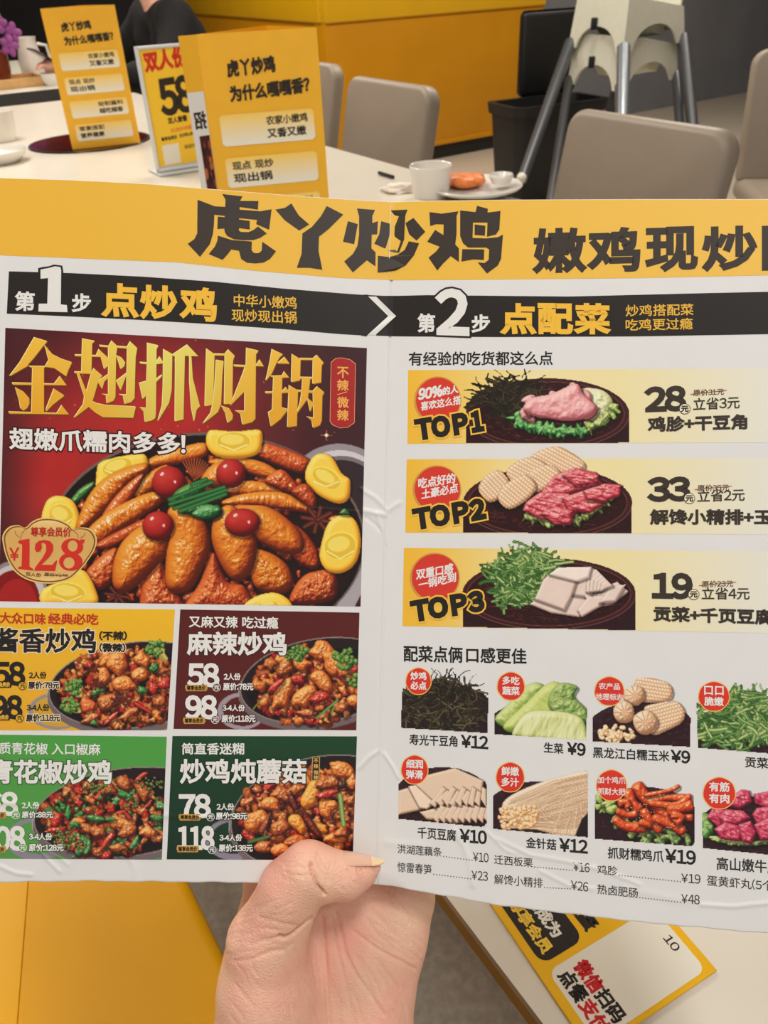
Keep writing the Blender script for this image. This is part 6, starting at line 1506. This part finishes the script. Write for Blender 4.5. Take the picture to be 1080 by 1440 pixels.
dish(2, [('质青花椒', (-1, 1060), (67, 1061), 16, .3), ('入口椒麻', (73, 1061), (141, 1062), 16, .3)], [('青花椒炒鸡', (-14, 1101), (156, 1102), 32, 1.15, 0)],
     [('68', (-20, 1146), (24, 1146), 31, 1.7, None), ('108', (-26, 1195), (34, 1195), 32, 1.7, None), ('2人份', (31, 1137), (55, 1137), 9, .3, None), ('原价:88元', (31, 1150), (74, 1150), 9, .35, (50, 80, 44)), ('3-4人份', (41, 1181), (73, 1181), 9, .35, (50, 80, 44)), ('原价:128元', (41, 1197), (89, 1197), 10, .4, (50, 80, 44))], halo=(52, 84, 46))
dish(3, [('简直香迷糊', (256, 1061), (343, 1061), 16, .4)], [('炒鸡炖蘑菇', (254, 1101), (430, 1101), 33, 1.05, 0)],
     [('78', (253, 1149), (295, 1149), 31, 1.7, (16, 40, 26)), ('118', (251, 1194), (300, 1194), 31, 1.7, (16, 40, 26)), ('2人份', (305, 1139), (329, 1139), 9, .35, None), ('原价:98元', (304, 1152.5), (347, 1152.5), 10, .4, (16, 40, 26)), ('3-4人份', (309, 1182.5), (340, 1182.5), 9, .35, (16, 40, 26)), ('原价:138元', (308, 1197.5), (355, 1197.5), 10, .4, (16, 40, 26))], halo=(16, 40, 26))
for k, x, y in ((0, -14, 958), (0, -16, 1004), (1, 261, 963), (1, 258, 1009), (2, -22, 1142), (2, -22, 1190), (3, 252, 1145), (3, 249, 1189.5)): member(k, x, y)
for k, x, y in ((0, 31.5, 964.5), (0, 27.5, 1010), (1, 304.5, 966.5), (1, 302.5, 1012), (2, 22, 1146), (2, 32, 1192), (3, 296, 1149), (3, 298, 1195)): yuan(k, x, y)
t = P_(); t.poly([(439, 1064), (450, 1064), (449, 1098), (438, 1098)], (210, 160, 90), 3); t.poly([(440, 1065), (449, 1065), (448, 1097), (439, 1097)], (34, 26, 22), 3.4)
for s_, y in (('不', 1073), ('辣', 1080.5), ('微', 1089.5), ('辣', 1096.5)): t.text(s_, (441, y), (447.5, y), 6.3, (224, 184, 110), 3.8, w=.1)
t.build('spice_tag', pan[3])

# the three pairings on the right page
t = P_(); t.text('有经验的吃货都这么点', (575, 514), (777, 513), 19, BLACK, 1, w=.35); t.build('lettering', menu)
TQ = [[(574, 520.5), (1160, 518), (1160, 622), (573, 624)], [(572, 646), (1160, 643), (1160, 752), (570, 749)], [(568, 770.5), (1160, 776), (1160, 892), (566, 880.5)]]
TT = [(540, 545, .955), (664, 671, 1.0), (788, 797, 1.05)]
tops = []
for k in range(3):
    ty = TQ[k]
    pn = P_().sheet(ty, lambda X, Y: rgb((238, 184, 56)) + (rgb((236, 222, 166)) - rgb((238, 184, 56))) * np.clip((X - 572) / 170, 0, 1)[:, None] + (rgb((228, 226, 214)) - rgb((236, 222, 166))) * np.clip((X - 860) / 220, 0, 1)[:, None], 1, 80, 12).build('pairing_banner', menu)
    tops.append(pn)
    cvt = art_top(kind=k); cy, ry, cx, rx = ((581, 50, 770, 115), (706, 50, 770, 119), (834, 50, 772, 122))[k]
    base = cvt.C.copy(); ref = Canvas(cvt.x0, cvt.y0, cvt.x1, cvt.y1, 2.0)
    L = (572, 568, 564)[k]
    bgc = rgb((238, 184, 56)) + (rgb((243, 224, 160)) - rgb((238, 184, 56))) * np.clip((cvt.X - L) / 250, 0, 1)[..., None]
    dif = np.abs(cvt.C - bgc).sum(-1) > .02
    yb = lambda X: np.interp(X, [566, 1160], [ty[3][1], ty[2][1]])
    def mk(X, Y):
        ix = np.clip(((X - cvt.x0) * 2).astype(int), 0, cvt.W - 1); iy = np.clip(((Y - cvt.y0) * 2).astype(int), 0, cvt.H - 1)
        return dif[iy, ix] & (Y < yb(X))
    picture(cvt, 'tray_picture', pn, [(640, cvt.y0 + 2), (898, cvt.y0 + 2), (898, cvt.y1 - 2), (640, cvt.y1 - 2)], 2.0, 1.1, mask=mk)
BT = [((616, 563), 31, 32, ('90%', '的人', '喜欢这么搭')), ((615, 688), 32, 32, ('吃点好的', '土豪必点')), ((612, 812), 33, 33, ('双重口感', '一锅吃到'))]
for k in range(3):
    (cx, cy), rx, ry, tx = BT[k]
    t = P_(); t.disc(cx - .6, cy + .6, rx + 2.2, ry + 2.2, (206, 150, 70), 3); t.disc(cx, cy, rx, ry, (212, 58, 46), 3.4)
    if k == 0:
        t.text('90%', (588.5, 562), (621, 557), 15, WHITE, 4, w=1.0, lean=.1); t.text('的人', (623, 556), (644, 552), 11, WHITE, 4, w=.5); t.text('喜欢这么搭', (592, 577.5), (648, 568), 12, WHITE, 4, w=.35)
    if k == 1:
        t.text('吃点好的', (588.5, 687), (640, 679), 14, WHITE, 4, w=.45); t.text('土豪必点', (593, 702), (644, 692), 13, WHITE, 4, w=.4)
    if k == 2:
        t.text('双重口感', (585.5, 815), (637, 806), 14, WHITE, 4, w=.45); t.text('一锅吃到', (589, 829), (641, 818), 13, WHITE, 4, w=.4)
    t.build('round_badge', tops[k])
    y = (617.5, 743.5, 873)[k]; x0, x1 = ((586, 682), (583, 684), (580, 682))[k]
    t = P_()
    wds = (('T', 0, .25), ('O', .235, .505), ('P', .55, .77), ('123'[k], .815, .99) if k == 0 else ('123'[k], .79, 1))
    dy = (-13.5, -16, -16)[k]
    for s_, a, b in wds: t.text(s_, (x0 + (x1 - x0) * a + 2, y + dy * a), (x0 + (x1 - x0) * b - 2, y + dy * b), 25.5, BLACK, 5, w=2.6, lean=.0, halo=(240, 190, 70), hw=2.3, up=(-.14, -1))
    t.build('rank_lettering', tops[k])
PR = [('28', (909, 578), (963, 576), 32, (963, 575), ('原价31元', (975, 557), (1018, 555)), ('立省3元', (975, 577), (1040, 574)), '鸡胗+干豆角', (912, 607), (1050, 603)),
      ('33', (913, 704), (969, 703), 31, (969.5, 701), ('原价35元', (981, 691), (1025, 690)), ('立省2元', (981, 706), (1047, 704)), '解馋小精排+玉', (915, 737), (1085, 737)),
      ('19', (919, 840), (972, 841), 33, (975.5, 836), ('原价23元', (987, 826), (1031, 825)), ('立省4元', (987, 843), (1054, 843)), '贡菜+千页豆腐', (920, 873), (1086, 878))]
for k, (num, a, b, h, (yx, yy), o1, o2, nm, c0, c1) in enumerate(PR):
    t = P_(); t.text(num, a, b, h, DARK, 3, w=2.3); t.disc(yx, yy, 8, 7.6, DARK, 3.6); t.disc(yx, yy, 7.1, 6.7, (236, 228, 196), 4); t.text('元', (yx - 5, yy + 4), (yx + 5, yy + 4), 8, BLACK, 4.5, w=.5)
    t.text(o1[0], o1[1], o1[2], 9, DARK, 3, w=.1); t.line([(o1[1][0] - 4, o1[1][1] - 2.5), (o1[2][0] + 4, o1[2][1] - 6.5)], 1.0, (170, 84, 50), 3.4)
    t.text(o2[0], o2[1], o2[2], 17, DARK, 3, w=.25)
    t.text(nm, c0, c1, 20, DARK, 3, w=.95); t.build('price_lettering', tops[k])

# the eight side dishes
t = P_(); t.text('配菜点俩', (568, 930), (650, 932), 22, BLACK, 1, w=.5); t.text('口感更佳', (656, 931.5), (740, 933.5), 21, BLACK, 1, w=.5); t.build('lettering', menu)
SQ = [[(566, 955), (688, 962), (686, 1031.5), (563, 1024)], [(695, 948), (827, 952), (825, 1041), (694.5, 1033)], [(833, 952), (972, 960), (971.5, 1051), (833, 1043)], [(978, 962), (1106, 970), (1106, 1062), (981, 1052)],
      [(560.5, 1072), (685.5, 1078), (684.5, 1164), (559.5, 1152)], [(693.5, 1083), (827, 1080), (827, 1178), (693, 1166)], [(835, 1088), (976, 1096), (978, 1191), (836, 1180)], [(985, 1104), (1116, 1108), (1116, 1206), (988, 1193)]]
sides = []
for k in range(8):
    cvs = art_side(k); x0, y0, x1, y1 = SIDEBOX[k]; q = SQ[k]
    keepm = np.abs(cvs.C - rgb(PAPER)).sum(-1) > .03
    lx = (q[0][0] + q[3][0]) / 2
    def mk(X, Y, q=q, c=cvs, kk=keepm):
        ix = np.clip(((X - c.x0) * 2).astype(int), 0, c.W - 1); iy = np.clip(((Y - c.y0) * 2).astype(int), 0, c.H - 1)
        L = np.interp(Y, [q[0][1], q[3][1]], [q[0][0], q[3][0]]); Rr = np.interp(Y, [q[1][1], q[2][1]], [q[1][0], q[2][0]]); Bt = np.interp(X, [q[3][0], q[2][0]], [q[3][1], q[2][1]])
        return kk[iy, ix] & (X > L) & (X < Rr) & (Y < Bt)
    sides.append(picture(cvs, 'side_dish_picture', menu, [(x0 + 1, y0 + 1), (x1 - 1, y0 + 1), (x1 - 1, y1 - 1), (x0 + 1, y1 - 1)], 1.0, 1.1, mask=mk))
BB = [((588.5, 958), 17.5, 18.5, ('炒鸡', '必点')), ((718.5, 965), 19, 19.5, ('多吃', '蔬菜')), ((857, 972), 20.5, 20, ('农产品', '地理标志')), ((1004, 979.5), 21.5, 20.5, ('口口', '脆嫩')), ((583, 1082.5), 18.5, 20, ('细润', '弹滑')), ((717.5, 1093), 19.5, 20.5, ('鲜嫩', '多汁')), ((860, 1104.5), 21, 21.5, ('加个鸡爪', '抓财大把')), ((1011.5, 1115.5), 22.5, 22, ('有筋', '有肉'))]
for k, ((cx, cy), rx, ry, tx) in enumerate(BB):
    t = P_(); t.disc(cx, cy, rx + 1, ry + 1, (240, 186, 90), 2, wob=.012); t.disc(cx, cy, rx - .3, ry - .3, (214, 54, 42), 2.4, wob=.012)
    n = len(tx[1]); w0 = rx * (.62 if n == 2 else .92); wt = rx * (.62 if len(tx[0]) == 2 else (.72 if len(tx[0]) == 3 else .92)); h = ry * (.58 if n == 2 else .45)
    sl = .03
    t.text(tx[0], (cx - wt, cy - ry * .12 - wt * sl), (cx + wt, cy - ry * .12 + wt * sl), h, WHITE, 3, w=.4 if n == 2 else .2)
    t.text(tx[1], (cx - w0, cy + ry * .62 - w0 * sl), (cx + w0, cy + ry * .62 + w0 * sl), h, WHITE, 3, w=.4 if n == 2 else .2)
    t.build('round_badge', sides[k])
CAP = [(('寿光干豆角', (576, 1047.5), (643, 1050), 15), ('¥12', (649, 1050.5), (686, 1053), 17)), (('生菜', (765, 1058), (792, 1060), 14), ('¥9', (798, 1060.5), (823, 1063), 17)), (('黑龙江白糯玉米', (834, 1065.5), (941, 1071), 15), ('¥9', (944, 1071.5), (970, 1073.5), 17)), (('贡菜', (1048, 1079), (1080, 1081), 15), ('¥9', (1086, 1081), (1112, 1083), 17)),
       (('千页豆腐', (587.5, 1178.5), (641, 1183), 16), ('¥10', (647, 1183.5), (684, 1187), 18)), (('金针菇', (740, 1192), (782, 1195.5), 15), ('¥12', (787, 1196.5), (826, 1200), 18)), (('抓财糯鸡爪', (855, 1207), (933, 1212.5), 16), ('¥19', (936, 1212.5), (978, 1216), 19)), (('高山嫩牛腩', (1008, 1223), (1096, 1229), 18),)]
for grp in CAP:
    t = P_()
    for j, (b, p0, p1, h) in enumerate(grp): t.text(b, p0, p1, h, BLACK, 1, w=.3 if j == 0 else .75)
    t.build('caption_lettering', menu)
LIST = [('洪湖莲藕条', (559, 1200), (621, 1205), '¥10', (665, 1211), (687, 1213), 13), ('惊雷春笋', (559, 1226), (607, 1230), '¥23', (663, 1237), (686, 1239), 14), ('迁西板栗', (695, 1215), (749, 1220), '¥16', (806, 1225), (829, 1227), 13), ('解馋小精排', (695, 1243), (763, 1249), '¥26', (803, 1251), (827, 1254), 14),
        ('鸡胗', (840, 1229), (868, 1231.5), '¥19', (958, 1241), (985, 1243), 13), ('热卤肥肠', (840, 1257), (897, 1263), '¥48', (958, 1270), (984, 1272), 14), ('蛋黄虾丸(5个)', (994, 1245.5), (1092, 1254), None, None, None, 15)]
for b, p0, p1, pr, q0, q1, h in LIST:
    t = P_(); t.text(b, p0, p1, h, (52, 46, 42), 1, w=.1)
    if pr:
        t.text(pr, q0, q1, 13, (52, 46, 42), 1, w=.1)
        n = int((q0[0] - p1[0]) / 4)
        for j in range(n):
            f = (j + .7) / n; t.disc(p1[0] + (q0[0] - p1[0]) * f, p1[1] - 1 + (q0[1] - p1[1]) * f, .85, .85, (52, 46, 42), 1, n=8)
    t.build('price_list_lettering', menu)
